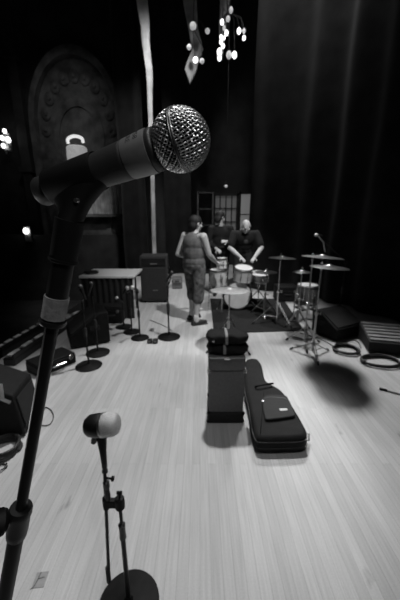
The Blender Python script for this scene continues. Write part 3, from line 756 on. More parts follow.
# dark cases under / before the table
def case(label, c, size, rz=0.0, name='equipment_case', m=CABM):
    t = thing(name, label, 'case', c, rz); w, d, h = size
    k = MB(); k.box((0, 0, h/2), (w, d, h)); k.build('case_body', m, t, bevel=0.02, seg=3)
    k = MB(); k.box((0, -d/2-0.002, h*0.7), (w*0.98, 0.006, 0.012)); k.build('lid_seam', BLACKM, t)
    k = MB(); k.tube([(-0.07, -d/2, h*0.5), (-0.06, -d/2-0.03, h*0.5), (0.06, -d/2-0.03, h*0.5), (0.07, -d/2, h*0.5)], 0.009, 6); k.build('handle', RUBBER, t)
    for sx in (-1, 1):
        k = MB(); k.box((sx*w*0.32, -d/2-0.006, h*0.7), (0.04, 0.012, 0.05)); k.build('latch', DULLCH, t, bevel=0.003)
    return t
case('low black equipment case on the boards behind the row of three stands', (-1.42, 4.62, 0), (0.36, 0.2, 0.3), 0.0)
q = G(176, 291)
case('small grey case on the boards between speaker cabinet and the man in tank top', (q.x, q.y+0.35, 0), (0.24, 0.3, 0.26), 0.1, m=GREYBOX)

# ---- wedge monitors
def wedge(label, c, rz, w, d, h, tape=False, name='wedge_monitor'):
    t = thing(name, label, 'stage monitor', c, rz)
    prof = [(-d/2, 0.02), (d/2, 0.02), (d/2, h), (d/2-0.12, h), (-d/2, 0.16)]
    k = MB(); k.prism([(-w/2, y, z) for y, z in prof], (w, 0, 0)); k.build('cabinet_shell', CABM, t, bevel=0.012, seg=2)
    a, b = V((0, -d/2, 0.16)), V((0, d/2-0.12, h)); mid = (a+b)/2; dv = b-a
    ang = math.atan2(dv.z, dv.y); R = Matrix.Rotation(ang, 3, 'X')
    nn = R@V((0, 0, 1))
    k = MB(); k.box(mid+nn*0.004, (w-0.07, dv.length-0.07, 0.016), R=R); k.build('speaker_grille', GRILLE, t, bevel=0.004)
    for sx in (-1, 1):
        k = MB(); k.box((sx*w/2, 0.06, h*0.55), (0.012, 0.13, 0.07)); k.build('side_handle', RUBBER, t, bevel=0.006)
        for y_ in (-d/2+0.06, d/2-0.06):
            k = MB(); k.cyl((sx*(w/2-0.06), y_, 0), (sx*(w/2-0.06), y_, 0.025), 0.02, None, 10); k.build('foot', RUBBER, t)
    k = MB(); k.box((0.0, d/2+0.003, 0.12), (0.18, 0.008, 0.10)); k.build('jack_plate', DULLCH, t)
    return t
q = G(84, 346); wedge('black wedge monitor behind the two short microphone stands', (q.x-0.02, q.y+0.22, 0), math.radians(-62), 0.52, 0.5, 0.44)
q = G(343, 340); wedge('black wedge monitor on the boards before the tall black curtain', (q.x+0.02, q.y+0.26, 0), math.radians(28), 0.56, 0.44, 0.34)
# near wedge with white tape mark
q = G(27, 430)
nw = thing('wedge_monitor', 'near black wedge monitor with a white tape mark on its side', 'stage monitor', (q.x-0.38, q.y+0.16, 0), math.radians(8))
k = MB(); k.prism([(x, -0.30, z) for x, z in ((-0.4, 0.02), (0.38, 0.02), (0.34, 0.37), (0.02, 0.53), (-0.4, 0.53))], (0, 0.34, 0)); k.build('cabinet_shell', CABM, nw, bevel=0.012, seg=2)
a, b = V((0.36, 0, 0.06)), V((0.305, 0, 0.42)); dv = b-a
k = MB(); k.prism([(0.377, -0.27, 0.06), (0.346, -0.27, 0.33), (0.346, 0.01, 0.33), (0.377, 0.01, 0.06)], (0.010, 0, 0.002)); k.build('speaker_grille', GRILLE, nw, bevel=0.003)
for y_ in (-0.24, -0.02):
    for x_ in (-0.34, 0.32):
        k = MB(); k.cyl((x_, y_, 0), (x_, y_, 0.025), 0.02, None, 10); k.build('foot', RUBBER, nw)
def on_face(px, py):      # the front face plane of that wedge, local y = -0.30
    rz = math.radians(8); o = nw.location; d = ray(px, py); n_ = V((math.sin(rz), -math.cos(rz), 0))
    p0_ = o+n_*0.303; tt = (p0_-V((0, 0, H))).dot(n_)/d.dot(n_); w_ = V((0, 0, H))+d*tt-o
    return Matrix.Rotation(-rz, 3, 'Z')@w_
k = MB()
def tape_stroke(p, q, w):
    p, q = on_face(*p), on_face(*q); d = (q-p).normalized(); s_ = V((d.z, 0, -d.x))*w/2
    k.prism([p+s_, p-s_, q-s_, q+s_], (0, -0.003, 0))
tape_stroke((-2, 397.5), (10.5, 402.5), 0.026); tape_stroke((0.5, 384), (2.5, 399), 0.026)
k.build('tape_mark', TAPE, nw, smooth=False)
# flat pedal case and footlights along the stage edge
q = G(58, 372)
pc = thing('pedal_case', 'low flat black case with bright handle beside the wedge and the leaning stand', 'case', (q.x-0.12, q.y+0.12, 0), math.radians(55))
k = MB(); k.box((0, 0, 0.06), (0.44, 0.28, 0.11)); k.build('case_body', CABM, pc, bevel=0.015)
k = MB(); k.box((0, 0, 0.125), (0.43, 0.27, 0.022)); k.build('lid', BLACKP, pc, bevel=0.008)
k = MB(); k.tube([(-0.08, -0.14, 0.075), (-0.07, -0.175, 0.08), (0.07, -0.175, 0.08), (0.08, -0.14, 0.075)], 0.012, 8); k.build('handle', CHROME, pc)
for x_ in (-0.16, 0.16):
    k = MB(); k.box((x_, -0.142, 0.1), (0.05, 0.014, 0.05)); k.build('latch', CHROME, pc, bevel=0.003)
def footlights(label, p, q, z, n, w=0.14):
    c = (p+q)/2; d = q-p; L = d.length; t = thing('footlight_strip', label, 'footlights', (c.x, c.y, 0), math.atan2(d.y, d.x))
    k = MB(); k.box((0, 0, z/2), (L, w, z)); k.build('trough', BLACKM, t, bevel=0.01)
    k = MB(); k.prism([(-L/2, -w/2, z), (-L/2, -w/2+0.03, z), (-L/2, -w/2+0.015, z+0.05), (-L/2, -w/2, z+0.05)], (L, 0, 0)); k.build('hood', BLACKM, t)
    for i in range(n):
        x_ = -L/2+(i+0.5)*L/n
        k = MB(); k.box((x_, 0.02, z+0.012), (L/n*0.66, w*0.42, 0.03)); k.build('lens', mat('pale_lens', 0.6, 0.5, var=0.4, scale=9), t, bevel=0.006)
    return t
footlights('long footlight strip on the stage edge, the inner one with a long pale edge', G(8, 358, 0.10), G(80, 311, 0.10), 0.09, 7)
footlights('long footlight strip on the stage edge, the outer one of the two', G(-4, 350, 0.10), G(62, 312, 0.10), 0.09, 9)
# cables by the near wedge
def loop(pts, r, label, name='cable', n=8, cat='cable', m=CABLE):
    k = MB(); k.tube(bez(pts, n), r, 7); return tag(k.build(name, m), label, cat)
def g3(x, y, z=0.008): return G(x, y, z)
loop([g3(31, 436), g3(35, 412), g3(41, 407), g3(50, 409), g3(53.5, 416), g3(50, 424), g3(42, 425.5), g3(34, 423)], 0.004, 'thin black cable loop on the boards behind the leaning stand')
def coil(cx, cy, rx, ry, turns, r, label, seedv, ecc=0.0, start=0, tail=None):
    c = G(cx, cy); ex = abs(G(cx+rx, cy).x-c.x); ey = abs(G(cx, cy-ry).y-c.y); rnd = random.Random(seedv); pts = []
    N_ = int(turns*20)
    for i in range(N_):
        a = 2*PI*i/20+start; j = 1+0.06*math.sin(i*0.37+seedv)+0.04*math.sin(i*0.9)
        pts.append(V((c.x+ex*j*math.cos(a), c.y+ey*j*math.sin(a), r+0.0006*i)))
    if tail: pts += [V((p.x, p.y, r)) for p in tail]
    k = MB(); k.tube(pts, r, 7); return tag(k.build('cable_coil', CABLE), label, 'cable')
coil(3, 452, 15, 11, 4.2, 0.012, 'thick coil of black cable on the boards beside the taped wedge', 2)
coil(1, 469, 5, 4, 1.2, 0.005, 'thin cable end curled on the boards in front of the thick coil', 5)
loop([g3(150, 320), g3(160, 324), g3(168, 328), g3(172, 331)], 0.004, 'thin cable running on the boards to the lone microphone stand')

# ================================================================== right-hand floor gear
coil(346, 351, 12, 4.5, 2.4, 0.014, 'loose coil of black cable on the boards in front of the curtain wedge', 8)
coil(381, 363.0, 18, 5.5, 2.6, 0.013, 'thick coil of black cable on the boards in front of the slatted pedalboard', 9)
loop([g3(300, 333), g3(318, 338), g3(330, 344), g3(338, 350)], 0.006, 'black cable running from under the cymbals to the loose coil')
loop([g3(345, 343), g3(352, 340), g3(358, 342), g3(361, 348)], 0.006, 'black cable running from the loose coil to the pedalboard')
q = G(364, 353.5)
pbd = thing('pedalboard', 'slatted pale-topped pedalboard with black front on the boards near the curtain', 'pedalboard', (q.x+0.06, q.y+0.02, 0), math.radians(-14))
k = MB(); k.prism([(0, 0, 0.015), (0, 0.55, 0.015), (0, 0.55, 0.22), (0, 0, 0.15)], (0.75, 0, 0)); k.build('frame', TOLEXD, pbd, bevel=0.01)
for i in range(6):
    k = MB(); y_ = 0.03+i*0.088; k.box((0.375, y_+0.03, 0.163+(y_+0.03)*0.128), (0.72, 0.055, 0.012), R=Matrix.Rotation(math.atan(0.127), 3, 'X')); k.build('slat', SLAT, pbd, bevel=0.003)
for x_ in (0.06, 0.69):
    for y_ in (0.06, 0.49):
        k = MB(); k.cyl((x_, y_, 0), (x_, y_, 0.02), 0.02, None, 10); k.build('foot', RUBBER, pbd)
a, b = G(379.5, 388.5, 0.01), G(406, 395.5, 0.01)
js = thing('jack_lead', 'pale stick-like lead with black tip on the boards near the picture edge', 'cable', a)
k = MB(); k.tube([V((0, 0, 0)), (b-a)*0.3], 0.012, 8); k.build('plug', BLACKP, js)
k = MB(); k.tube([(b-a)*0.28, (b-a)*0.6, (b-a)], 0.009, 8); k.build('lead', mat('pale_lead', 0.6, 0.5), js)

# ================================================================== drum kit
tag(MB().prism([G(211, 306)+V((0, 0.5, 0.004)), G(214, 334)+V((0, 0, 0.004)), G(304, 331)+V((0, 0, 0.004)), G(290, 306)+V((0, 0.5, 0.004))], (0, 0, 0.008)).build('rug', RUG, smooth=False),
    'black rug on the boards under the drum kit', 'rug')
RZ = 0.013
def drum(label, c, r, h, axis_=(0, 0, 1), shell=PALE, head=DRUMHEAD, name='drum', cat='drum', legs=0, hoop=CHROME, leglen=0.0):
    t = thing(name, label, cat, c); d = V(axis_).normalized(); R = frame(d)
    k = MB(); k.lathe([(r*0.9, -h/2), (r, -h/2), (r, h/2), (r*0.9, h/2)], d=d, n=36); k.build('shell', shell, t)
    for s_ in (-1, 1):
        k = MB(); k.lathe([(r*0.1, s_*(h/2+0.002)), (r*0.96, s_*(h/2+0.002)), (r*0.99, s_*(h/2-0.004)), (r*0.9, s_*(h/2-0.006))][::s_], d=d, n=36); k.build('drum_head', head if s_ == 1 else DRUMHEAD, t)
        k = MB(); k.lathe([(r, s_*h/2-0.012), (r+0.012, s_*h/2-0.012), (r+0.012, s_*h/2+0.01), (r, s_*h/2+0.01)], d=d, n=36, closed=True); k.build('hoop', hoop, t)
    for i in range(8):
        a = 2*PI*i/8+0.2; p = R@V(((r+0.01)*math.cos(a), (r+0.01)*math.sin(a), 0))
        k = MB(); k.cyl(p-d*h*0.28, p+d*h*0.28, 0.009, None, 8); k.ell(p, 0.016, nu=10, nv=6); k.cyl(p-d*h*0.5, p+d*h*0.5, 0.0035, None, 6); k.build('lug', CHROME, t)
    for i in range(legs):
        a = 2*PI*i/legs-PI/2+0.35; p = V(((r+0.02)*math.cos(a), (r+0.02)*math.sin(a), 0))
        k = MB(); k.tube([p+V((0, 0, h*0.2)), p+V((0, 0, -leglen*0.6)), p*1.12+V((0, 0, -leglen))], 0.008, 6); k.build('leg', CHROME, t)
    return t
# bass drum
bc = G(237, 311); br = 0.25
bd = drum('bass drum with a pale front head on the black rug', (bc.x, bc.y+0.2, br+RZ+0.018), br, 0.36, (0.02, -1, 0.02), shell=mat('dark_shell', 0.02, 0.35), name='bass_drum', hoop=mat('dark_hoop', 0.03, 0.4))
k = MB(); k.lathe([(0.02, 0), (br*0.72, 0.001), (br*0.74, 0.004), (0.02, 0.005)], (0, -0.186, 0.04), (0.02, -1, 0.02), n=36)
for sx in (-1, 1):
    k2 = MB(); k2.tube([(sx*br*0.9, -0.1, -0.05), (sx*(br+0.1), -0.16, -br+0.02), (sx*(br+0.12), -0.18, -br-0.01)], 0.009, 6); k2.build('spur', CHROME, bd)
k.bm.free()
# rack tom on the bass drum
tc_ = P(243, 274, bc.y+0.1)
tt_ = drum('pale rack tom tilted above the bass drum under the bald man\'s hands', tc_, 0.155, 0.24, (0.05, -0.2, 1), name='rack_tom')
k = MB(); k.tube([(0, 0.16, -0.05), (0, 0.2, -0.2), (-0.05, 0.12, bc.z+2*br+0.03-tc_.z)], 0.013, 8); k.build('mount', CHROME, tt_)
# floor tom pale + small pale drum on top
fc = P(218.5, 277.5, 5.15)
drum('larger pale drum on three legs beside the man in the tank top', fc, 0.145, 0.27, (0, 0, 1), legs=3, leglen=fc.z-RZ, name='floor_tom')
drum('small white drum standing on top of the larger pale drum', (fc.x+0.055, fc.y, fc.z+0.135+0.012+0.10), 0.085, 0.175, (0, 0, 1), shell=DRUMHEAD, name='small_drum')
# snare
sn = P(259, 277, 5.5)
t_ = drum('shallow chrome snare drum on a stand behind the low cymbal', sn, 0.175, 0.14, (0, -0.15, 1), shell=DULLCH, name='snare_drum')
for i in range(3):
    a = 2*PI*i/3+0.4; k = MB(); k.tube([(0.05*math.cos(a), 0.05*math.sin(a), -0.08), (0.0, 0, -0.25), (0.25*math.cos(a), 0.25*math.sin(a), RZ-sn.z+0.005)], 0.009, 6); k.build('leg', CHROME, t_)
# dark floor tom right, with pale side panel
ft = P(307, 294, 4.75)
drum('dark floor tom on three chrome legs under the cymbals near the curtain', ft, 0.16, 0.3, legs=3, leglen=ft.z, shell=mat('mid_shell', 0.10, 0.35, var=0.3), name='floor_tom')
# amp behind
q = G(289, 304)
case('black box-like case behind the drum hardware near the dark floor tom', (q.x, q.y+0.3, RZ), (0.42, 0.34, 0.30), 0.0)

def cymbal(label, c, r, tilt=(0, 0, 1), m=BRONZE, name='cymbal', group=None):
    k = MB(); d = V(tilt).normalized()
    k.lathe([(0.008, 0.022), (0.02, 0.021), (0.04, 0.012), (0.05, 0.006), (r*0.5, -0.001), (r*0.85, -0.010), (r, -0.018), (r, -0.0195), (r*0.85, -0.012), (r*0.5, -0.003), (0.05, 0.003), (0.03, 0.012), (0.008, 0.019)], (0, 0, 0), d, n=48, closed=True)
    o = k.build(name, m); o.location = c
    return tag(o, label, 'cymbal', group)
def cym_stand(label, c, h, spread=0.32, legrot=0.0, tilt=(0, 0, 1), leg_h=0.42, m=CHROME, lean=None, r_=0.011, name='cymbal_stand'):
    t = thing(name, label, 'cymbal stand', (c.x, c.y, c.z))
    k = MB(); k.cyl((0, 0, 0.06), (0, 0, h*0.5), r_*1.25, None, 12); k.build('lower_tube', m, t)
    top = V((0, 0, h))
    k = MB(); k.cyl((0, 0, h*0.5), top, r_*0.85, None, 10); k.build('upper_tube', m, t)
    k = MB(); k.lathe([(r_, 0), (r_*2, 0.004), (r_*2.1, 0.04), (r_, 0.045)], (0, 0, h*0.5-0.02), n=12); k.cyl((0, 0, h*0.5), (0.05, 0, h*0.5), 0.005, None, 6); k.box((0.05, 0, h*0.5), (0.012, 0.01, 0.03)); k.build('height_clamp', m, t)
    k = MB(); k.lathe([(r_, 0), (r_*1.9, 0.004), (r_*1.9, 0.05), (r_, 0.055)], (0, 0, leg_h-0.03), n=12); k.build('leg_collar', m, t)
    for i in range(3):
        a = legrot+2*PI*i/3; d = V((math.cos(a), math.sin(a), 0)); s_ = V((-math.sin(a), math.cos(a), 0))*0.012
        k = MB()
        for e in (-1, 1): k.tube([V((0, 0, leg_h))+s_*e+d*0.015, d*spread*0.55+V((0, 0, leg_h*0.5))+s_*e, d*spread+V((0, 0, 0.02))+s_*e*0.5], 0.0062, 6)
        k.tube([V((0, 0, leg_h*0.35)), d*spread*0.62+V((0, 0, leg_h*0.42))], 0.005, 6)
        lg = k.build('leg', m, t)
        k = MB(); k.cap(d*(spread-0.012)+V((0, 0, 0.03)), 0.014, d*(spread+0.012)+V((0, 0, 0.012)), 0.012, 10); k.build('rubber_foot', RUBBER, lg)
    d = V(tilt).normalized()
    k = MB(); k.cyl(top-V((0, 0, 0.01)), top+d*0.08, 0.004, None, 8); k.ell(top, 0.018, nu=10, nv=8); k.lathe([(0.006, 0), (0.016, 0.002), (0.016, 0.010), (0.006, 0.012)], top+d*0.055, d, n=10); k.build('wing_nut_tilter', m, t)
    return t
# low cymbal behind the bags
c = G(228, 349); h = P(228, 289, c.y).z
tag_t = (0.0, 0.05, 1)
cym_stand('chrome cymbal stand just behind the black bags on the cabinet', c, h-0.03, spread=0.30, legrot=math.radians(205), m=DULLCH)
cymbal('low broad cymbal seen edge-on in front of the bass drum', c+V((0, 0, h)), 0.235, tag_t, mat('bright_bronze', 0.5, 0.45, 0.8, var=0.2, scale=20))
# white tripod stand
c = G(276, 325); h = P(277, 257, c.y).z
cym_stand('chrome cymbal stand with bright spread tripod legs on the edge of the rug', c+V((0, 0, RZ)), h-0.03, spread=0.36, legrot=math.radians(-62), leg_h=0.36, m=CHROME, r_=0.013)
cymbal('thin dark cymbal on the bright tripod stand', c+V((0.02, 0, h)), 0.20, (0.03, 0.04, 1))
# hi-hat stand
c = G(264, 316); h = P(264, 272, c.y).z
cym_stand('thin chrome hi-hat stand between the bass drum and bright tripod stand', c+V((0, 0, RZ)), h-0.03, spread=0.25, legrot=math.radians(-100), leg_h=0.3, m=DULLCH)
cymbal('upper hi-hat cymbal beside the bass drum', c+V((-0.01, 0, h+0.012)), 0.18, (0.0, 0, 1), name='hi_hat_cymbal')
cymbal('lower hi-hat cymbal facing up under its twin', c+V((-0.01, 0, h-0.022)), 0.18, (0, 0, -1), name='hi_hat_cymbal')
# right stands
c = G(312, 355); h = P(316, 266, c.y).z
cym_stand('chrome cymbal stand with flat tripod feet standing apart near the curtain wedge', c, h-0.03, spread=0.26, legrot=math.radians(-95), leg_h=0.16, m=DULLCH)
kk = P(329, 266.5, c.y)
cymbal('bright cymbal nearest the curtain catching the light', V((c.x+0.09, c.y, h+0.0)), 0.215, (0.06, 0.03, 1))
c2 = G(304, 345); h2 = P(312, 257, c2.y).z
kk = P(314, 257, c2.y)
cst = cym_stand('thin cymbal stand half hidden behind the apart-standing cymbal stand', c2, h2-0.03, spread=0.24, legrot=math.radians(20), leg_h=0.25, m=DULLCH)
cymbal('broad dark cymbal behind the bright cymbal', V((c2.x+0.13, c2.y+0.02, h2+0.01)), 0.25, (0.07, 0.05, 1))
c3 = G(297, 326, RZ); h3 = P(298, 271, c3.y).z
cym_stand('low cymbal stand beside the dark floor tom', c3, h3-0.03, spread=0.2, legrot=math.radians(75), leg_h=0.25, m=DULLCH)
cymbal('small splash cymbal with a bright bell above the dark floor tom', V((c3.x, c3.y, h3)), 0.14, (0, 0.03, 1))
# overhead boom microphone
c = G(338, 322); hb = P(328, 262, c.y).z
e1, e2 = P(325, 252, c.y), P(317.5, 235, c.y)
t = mic_stand(0, 0, hb, 'tall boom microphone stand behind the bright cymbal at the curtain', None, loc=c, base_r=0.13, arm=((0, 0, hb), tuple(e2-c-V((-0.02, 0, 0.02)))))
k = MB(); k.tube([e1-c, (e1+e2)/2-c+V((0.03, 0, 0.02)), e2-c], 0.011, 8); k.build('shiny_boom_end', DULLCH, t)
small_mic(e2+V((-0.02, 0, 0.0)), (-0.8, -0.3, 0.1), 'small bright overhead microphone at the end of the boom', r=0.028, L=0.12)
# hardware between kit pieces: foot pedals
for px, py, lab in ((300, 309, 'metal foot pedal on the boards beside the dark floor tom'), (315, 311, 'metal foot pedal on the boards nearer the curtain wedge')):
    q = G(px, py); t = thing('foot_pedal', lab, 'pedal', q, 0.3)
    k = MB(); k.box((0, 0, 0.012), (0.10, 0.26, 0.02)); k.build('base_plate', BLACKM, t, bevel=0.003)
    k = MB(); k.box((0, -0.01, 0.05), (0.085, 0.22, 0.012), R=Matrix.Rotation(0.25, 3, 'X')); k.build('footboard', DULLCH, t, bevel=0.003)
    k = MB(); k.tube([(-0.05, 0.12, 0.02), (-0.05, 0.12, 0.14), (0.05, 0.12, 0.14), (0.05, 0.12, 0.02)], 0.008, 6); k.build('hoop_frame', DULLCH, t)
q = P(226, 186, 8.6)
hl = thing('hanging_lamp', 'single small lit bulb hanging above the backstage windows', 'hanging lamp', q)
k = MB(); k.cyl((0, 0, 0.05), (0, 0, 4.0), 0.008, None, 6); k.build('cord', BLACKM, hl)
k = MB(); k.lathe([(0.02, 0.1), (0.03, 0.08), (0.03, 0.03)], n=12); k.build('lamp_holder', BLACKM, hl)
k = MB(); k.ell((0, 0, 0), 0.04, nu=12, nv=8); k.build('bulb', GLINTBULBDIM, hl)
qa, qb = P(198, 220, 8.9), P(213, 192, 8.9)
su = thing('shelf_unit', 'dim tall shelf unit standing backstage beside the lit windows', 'shelf', ((qa.x+qb.x)/2, 9.0, 0))
shw = qb.x-qa.x
for sx in (-1, 1):
    k = MB(); k.box((sx*shw/2, 0, qb.z/2), (0.04, 0.3, qb.z)); k.build('side_panel', mat('dim_grey_board', 0.05, 0.7, var=0.3), su)
k = MB(); k.box((0, 0.14, qb.z/2), (shw, 0.02, qb.z)); k.build('back_panel', mat('dim_back_board', 0.07, 0.7, var=0.3), su)
for i in range(6):
    k = MB(); k.box((0, 0, 0.1+i*(qb.z-0.12)/5), (shw, 0.3, 0.03)); k.build('shelf_board', WOODD, su)
# chair back / frame behind the man
q = P(204, 252, 6.6)
chd = thing('folding_chair', 'dark folding chair standing behind the man in the tank top', 'chair', (q.x, 6.75, 0), 0.25)
k = MB()
for sx in (-1, 1): k.tube([(sx*0.2, 0.2, 0), (sx*0.2, -0.02, 0.45), (sx*0.2, 0.1, 0.9+0.35)], 0.013, 8)
k.tube([(-0.2, 0.1, 1.25), (0.2, 0.1, 1.25)], 0.013, 8); k.build('back_frame', mat('grey_frame', 0.22, 0.45), chd)
k = MB()
for sx in (-1, 1): k.tube([(sx*0.18, -0.22, 0), (sx*0.18, 0.12, 0.6)], 0.011, 8)
k.build('front_frame', BLACKM, chd)
k = MB(); k.box((0, -0.04, 0.46), (0.38, 0.38, 0.03)); k.build('seat', BLACKP, chd, bevel=0.01)
k = MB(); k.box((0, 0.085, 1.08), (0.38, 0.02, 0.26)); k.build('backrest', WOODD, chd, bevel=0.01)

# ================================================================== people
def bake(k, name, m, parent, voxel=0.009, smooth_it=4):
    o = k.build(name, m, None)
    r = o.modifiers.new('r', 'REMESH'); r.mode = 'VOXEL'; r.voxel_size = voxel; r.use_smooth_shade = True
    s = o.modifiers.new('s', 'SMOOTH'); s.factor = 0.5; s.iterations = smooth_it
    dg = bpy.context.evaluated_depsgraph_get(); dg.update()
    me = bpy.data.meshes.new_from_object(o.evaluated_get(dg))
    o.modifiers.clear(); old = o.data; o.data = me; bpy.data.meshes.remove(old)
    if not me.materials: me.materials.append(m)
    for p in me.polygons: p.use_smooth = True
    me.name = name; o.parent = parent
    return o
def hand(k, wrist, d, palm_n, side, curl=0.6, s=1.0):
    """palm and five fingers; d: direction of the hand, palm_n: palm normal, side: towards the thumb"""
    d = V(d).normalized(); n_ = V(palm_n); n_ = (n_-d*n_.dot(d)).normalized(); sd = d.cross(n_).normalized()*side
    R = Matrix((sd, n_, d)).transposed()
    k.ell(V(wrist)+d*0.045*s, (0.043*s, 0.017*s, 0.052*s), R=R, nu=12, nv=8)
    for i, (off, ln) in enumerate(((0.030, 0.070), (0.010, 0.078), (-0.011, 0.073), (-0.031, 0.058))):
        p = V(wrist)+d*0.082*s+sd*off*s; dd = d.copy(); rr = 0.0095*s
        for q in range(3):
            a = curl*(0.5+0.5*q); dd2 = (d*math.cos(a*(q+1)*0.6)+n_*math.sin(a*(q+1)*0.6)).normalized()
            e = p+dd2*ln*s*(0.42, 0.32, 0.26)[q]; k.cap(p, rr, e, rr*0.92, 8); p = e; rr *= 0.92
    p = V(wrist)+d*0.03*s+sd*0.032*s; e = p+(sd*0.75+d*0.55+n_*0.25).normalized()*0.042*s; k.cap(p, 0.0125*s, e, 0.0105*s, 8)
    e2_ = e+(d*0.85+n_*0.35+sd*0.1).normalized()*0.034*s; k.cap(e, 0.0105*s, e2_, 0.009*s, 8)
def head(k, c, fd, up, s=1.0):
    fd = V(fd).normalized(); up = V(up); up = (up-fd*up.dot(fd)).normalized(); rt = fd.cross(up).normalized()
    R = Matrix((rt, fd, up)).transposed(); c = V(c)
    def q(x, y, z): return c+R@V((x*s, y*s, z*s))
    k.ell(q(0, -0.012, 0.025), V((0.076, 0.095, 0.090))*s, R=R); k.ell(q(0, 0.025, -0.045), V((0.058, 0.065, 0.070))*s, R=R)
    k.ell(q(0, 0.062, -0.088), V((0.026, 0.024, 0.022))*s, R=R, nu=10, nv=8)
    k.cap(q(0, 0.082, 0.015), 0.010*s, q(0, 0.106, -0.024), 0.0145*s, 8)
    k.ell(q(0, 0.078, 0.030), V((0.05, 0.016, 0.012))*s, R=R, nu=10, nv=8)
    k.ell(q(0, 0.083, -0.056), V((0.026, 0.012, 0.011))*s, R=R, nu=10, nv=8)
    for e in (-1, 1):
        k.ell(q(e*0.08, -0.008, -0.005), V((0.012, 0.020, 0.034))*s, R=R, nu=10, nv=8)
        k.ell(q(e*0.045, 0.062, -0.02), V((0.026, 0.02, 0.02))*s, R=R, nu=10, nv=8)
    return q, R
def eyes(q, R, parent, s=1.0):
    for e in (-1, 1):
        k = MB(); k.ell(q(e*0.031, 0.0755, 0.009), V((0.013, 0.010, 0.009))*s, R=R, nu=10, nv=8); k.build('eye', EYE, parent)

# ---- man in tank top, seen from behind three-quarter
phi = math.radians(42)
mb = G(199, 322); mb = V((mb.x-0.07, mb.y+0.02, 0))
man = thing('person', 'man in grey tank top and long mottled shorts standing, reaching toward a drum', 'person', mb)
fw = V((math.sin(phi), math.cos(phi), 0)); rt = V((math.cos(phi), -math.sin(phi), 0))
def W(x, y, z): return rt*x+fw*y+V((0, 0, z))
k = MB()
headc = W(0.0, 0.04, 1.545)
pel = W(0, -0.01, 0.90)
k.ell(W(0, -0.01, 0.92), (0.165, 0.125, 0.14), R=Matrix((rt, fw, V((0, 0, 1)))).transposed())
k.ell(W(0, -0.02, 1.12), (0.15, 0.115, 0.2), R=Matrix((rt, fw, V((0, 0, 1)))).transposed())
k.ell(W(0, -0.02, 1.27), (0.178, 0.115, 0.15), R=Matrix((rt, fw, V((0, 0, 1)))).transposed())
k.cap(W(-0.14, -0.01, 1.36), 0.06, W(0.14, -0.01, 1.36), 0.06)
k.cap(W(0, 0.0, 1.38), 0.062, headc-V((0, 0, 0.07)), 0.056)
hd = W(0.25, 0.8, -0.16)
q_, R_ = head(k, headc, hd, (0, 0, 1), 1.02)
# right arm reaching
rs_, re_ = W(0.19, -0.01, 1.365), W(0.24, 0.07, 1.10)
rh_ = V((0.335, 0.16, 0.955))
k.chain([(rs_, 0.062), (rs_.lerp(re_, 0.45), 0.053), (re_, 0.042), (re_.lerp(rh_, 0.35), 0.043), (rh_, 0.028)])
hand(k, rh_, (0.75, 0.45, -0.25), (0, 0.2, -1), -1, 0.7)
ls_, le_, lh_ = W(-0.19, -0.01, 1.365), W(-0.27, -0.09, 1.09), W(-0.10, 0.20, 0.98)
k.chain([(ls_, 0.062), (ls_.lerp(le_, 0.45), 0.052), (le_, 0.042), (le_.lerp(lh_, 0.35), 0.043), (lh_, 0.028)])
hand(k, lh_, lh_-le_, (0.2, 0, -1), 1, 0.7)
legs = []
for e, fx, fy, turn in ((-1, -0.10, 0.08, 0.1), (1, 0.09, -0.08, 0.45)):
    hip, kn, an = W(e*0.09, 0, 0.90), W(e*0.11, fy*0.6+0.02, 0.49), W(e*0.125, fy-0.02, 0.09)
    k.chain([(hip, 0.088), (hip.lerp(kn, 0.5), 0.074), (kn, 0.055), (kn.lerp(an, 0.3), 0.058), (kn.lerp(an, 0.7), 0.042), (an, 0.037)])
    fd = (fw*math.cos(turn)+rt*math.sin(turn)); k.chain([(an-V((0, 0, 0.03)), 0.036), (an+fd*0.13-V((0, 0, 0.06)), 0.03)])
    legs.append((hip, kn, an, fd))
bake(k, 'body', SKIN, man, 0.0085)
k = MB(); Rb = Matrix((rt, fw, V((0, 0, 1)))).transposed()
k.ell(W(0, -0.012, 0.98), (0.200, 0.160, 0.14), R=Rb); k.ell(W(0, -0.02, 1.12), (0.190, 0.150, 0.2), R=Rb); k.ell(W(0, -0.022, 1.26), (0.190, 0.142, 0.155), R=Rb)
for e in (-1, 1): k.cap(W(e*0.105, -0.03, 1.32), 0.066, W(e*0.10, 0.0, 1.375), 0.058)
k.ell(W(0, -0.06, 1.34), (0.12, 0.07, 0.085), R=Rb)
bake(k, 'tank_top', TANK, man, 0.011)
k = MB(); k.ell(W(0, -0.012, 0.93), (0.200, 0.162, 0.13), R=Rb)
for hip, kn, an, fd in legs:
    k.chain([(hip, 0.112), (hip.lerp(kn, 0.5), 0.106), (kn, 0.092), (kn.lerp(an, 0.20), 0.090)])
bake(k, 'long_shorts', CAMO, man, 0.012)
for hip, kn, an, fd in legs:
    k = MB(); k.chain([(an+V((0, 0, 0.045)), 0.046), (an-V((0, 0, 0.02)), 0.045)]); bake(k, 'sock', SOCK, man, 0.009, 2)
    k = MB(); f0 = an-V((0, 0, 0.045)); k.chain([(f0-fd*0.035, 0.043), (f0+fd*0.08-V((0, 0, 0.004)), 0.043), (f0+fd*0.155-V((0, 0, 0.010)), 0.034)]); k.box(f0+fd*0.055+V((0, 0, -0.035)), (0.085, 0.26, 0.02), R=Matrix((fd.cross(V((0, 0, 1))), fd, V((0, 0, 1)))).transposed()); bake(k, 'shoe', SHOE, man, 0.009, 2)
k = MB(); k.ell(q_(0, -0.022, 0.038), (0.094, 0.105, 0.094), R=R_); k.ell(q_(0, -0.052, -0.03), (0.086, 0.068, 0.085), R=R_); bake(k, 'hair', HAIR, man, 0.009)
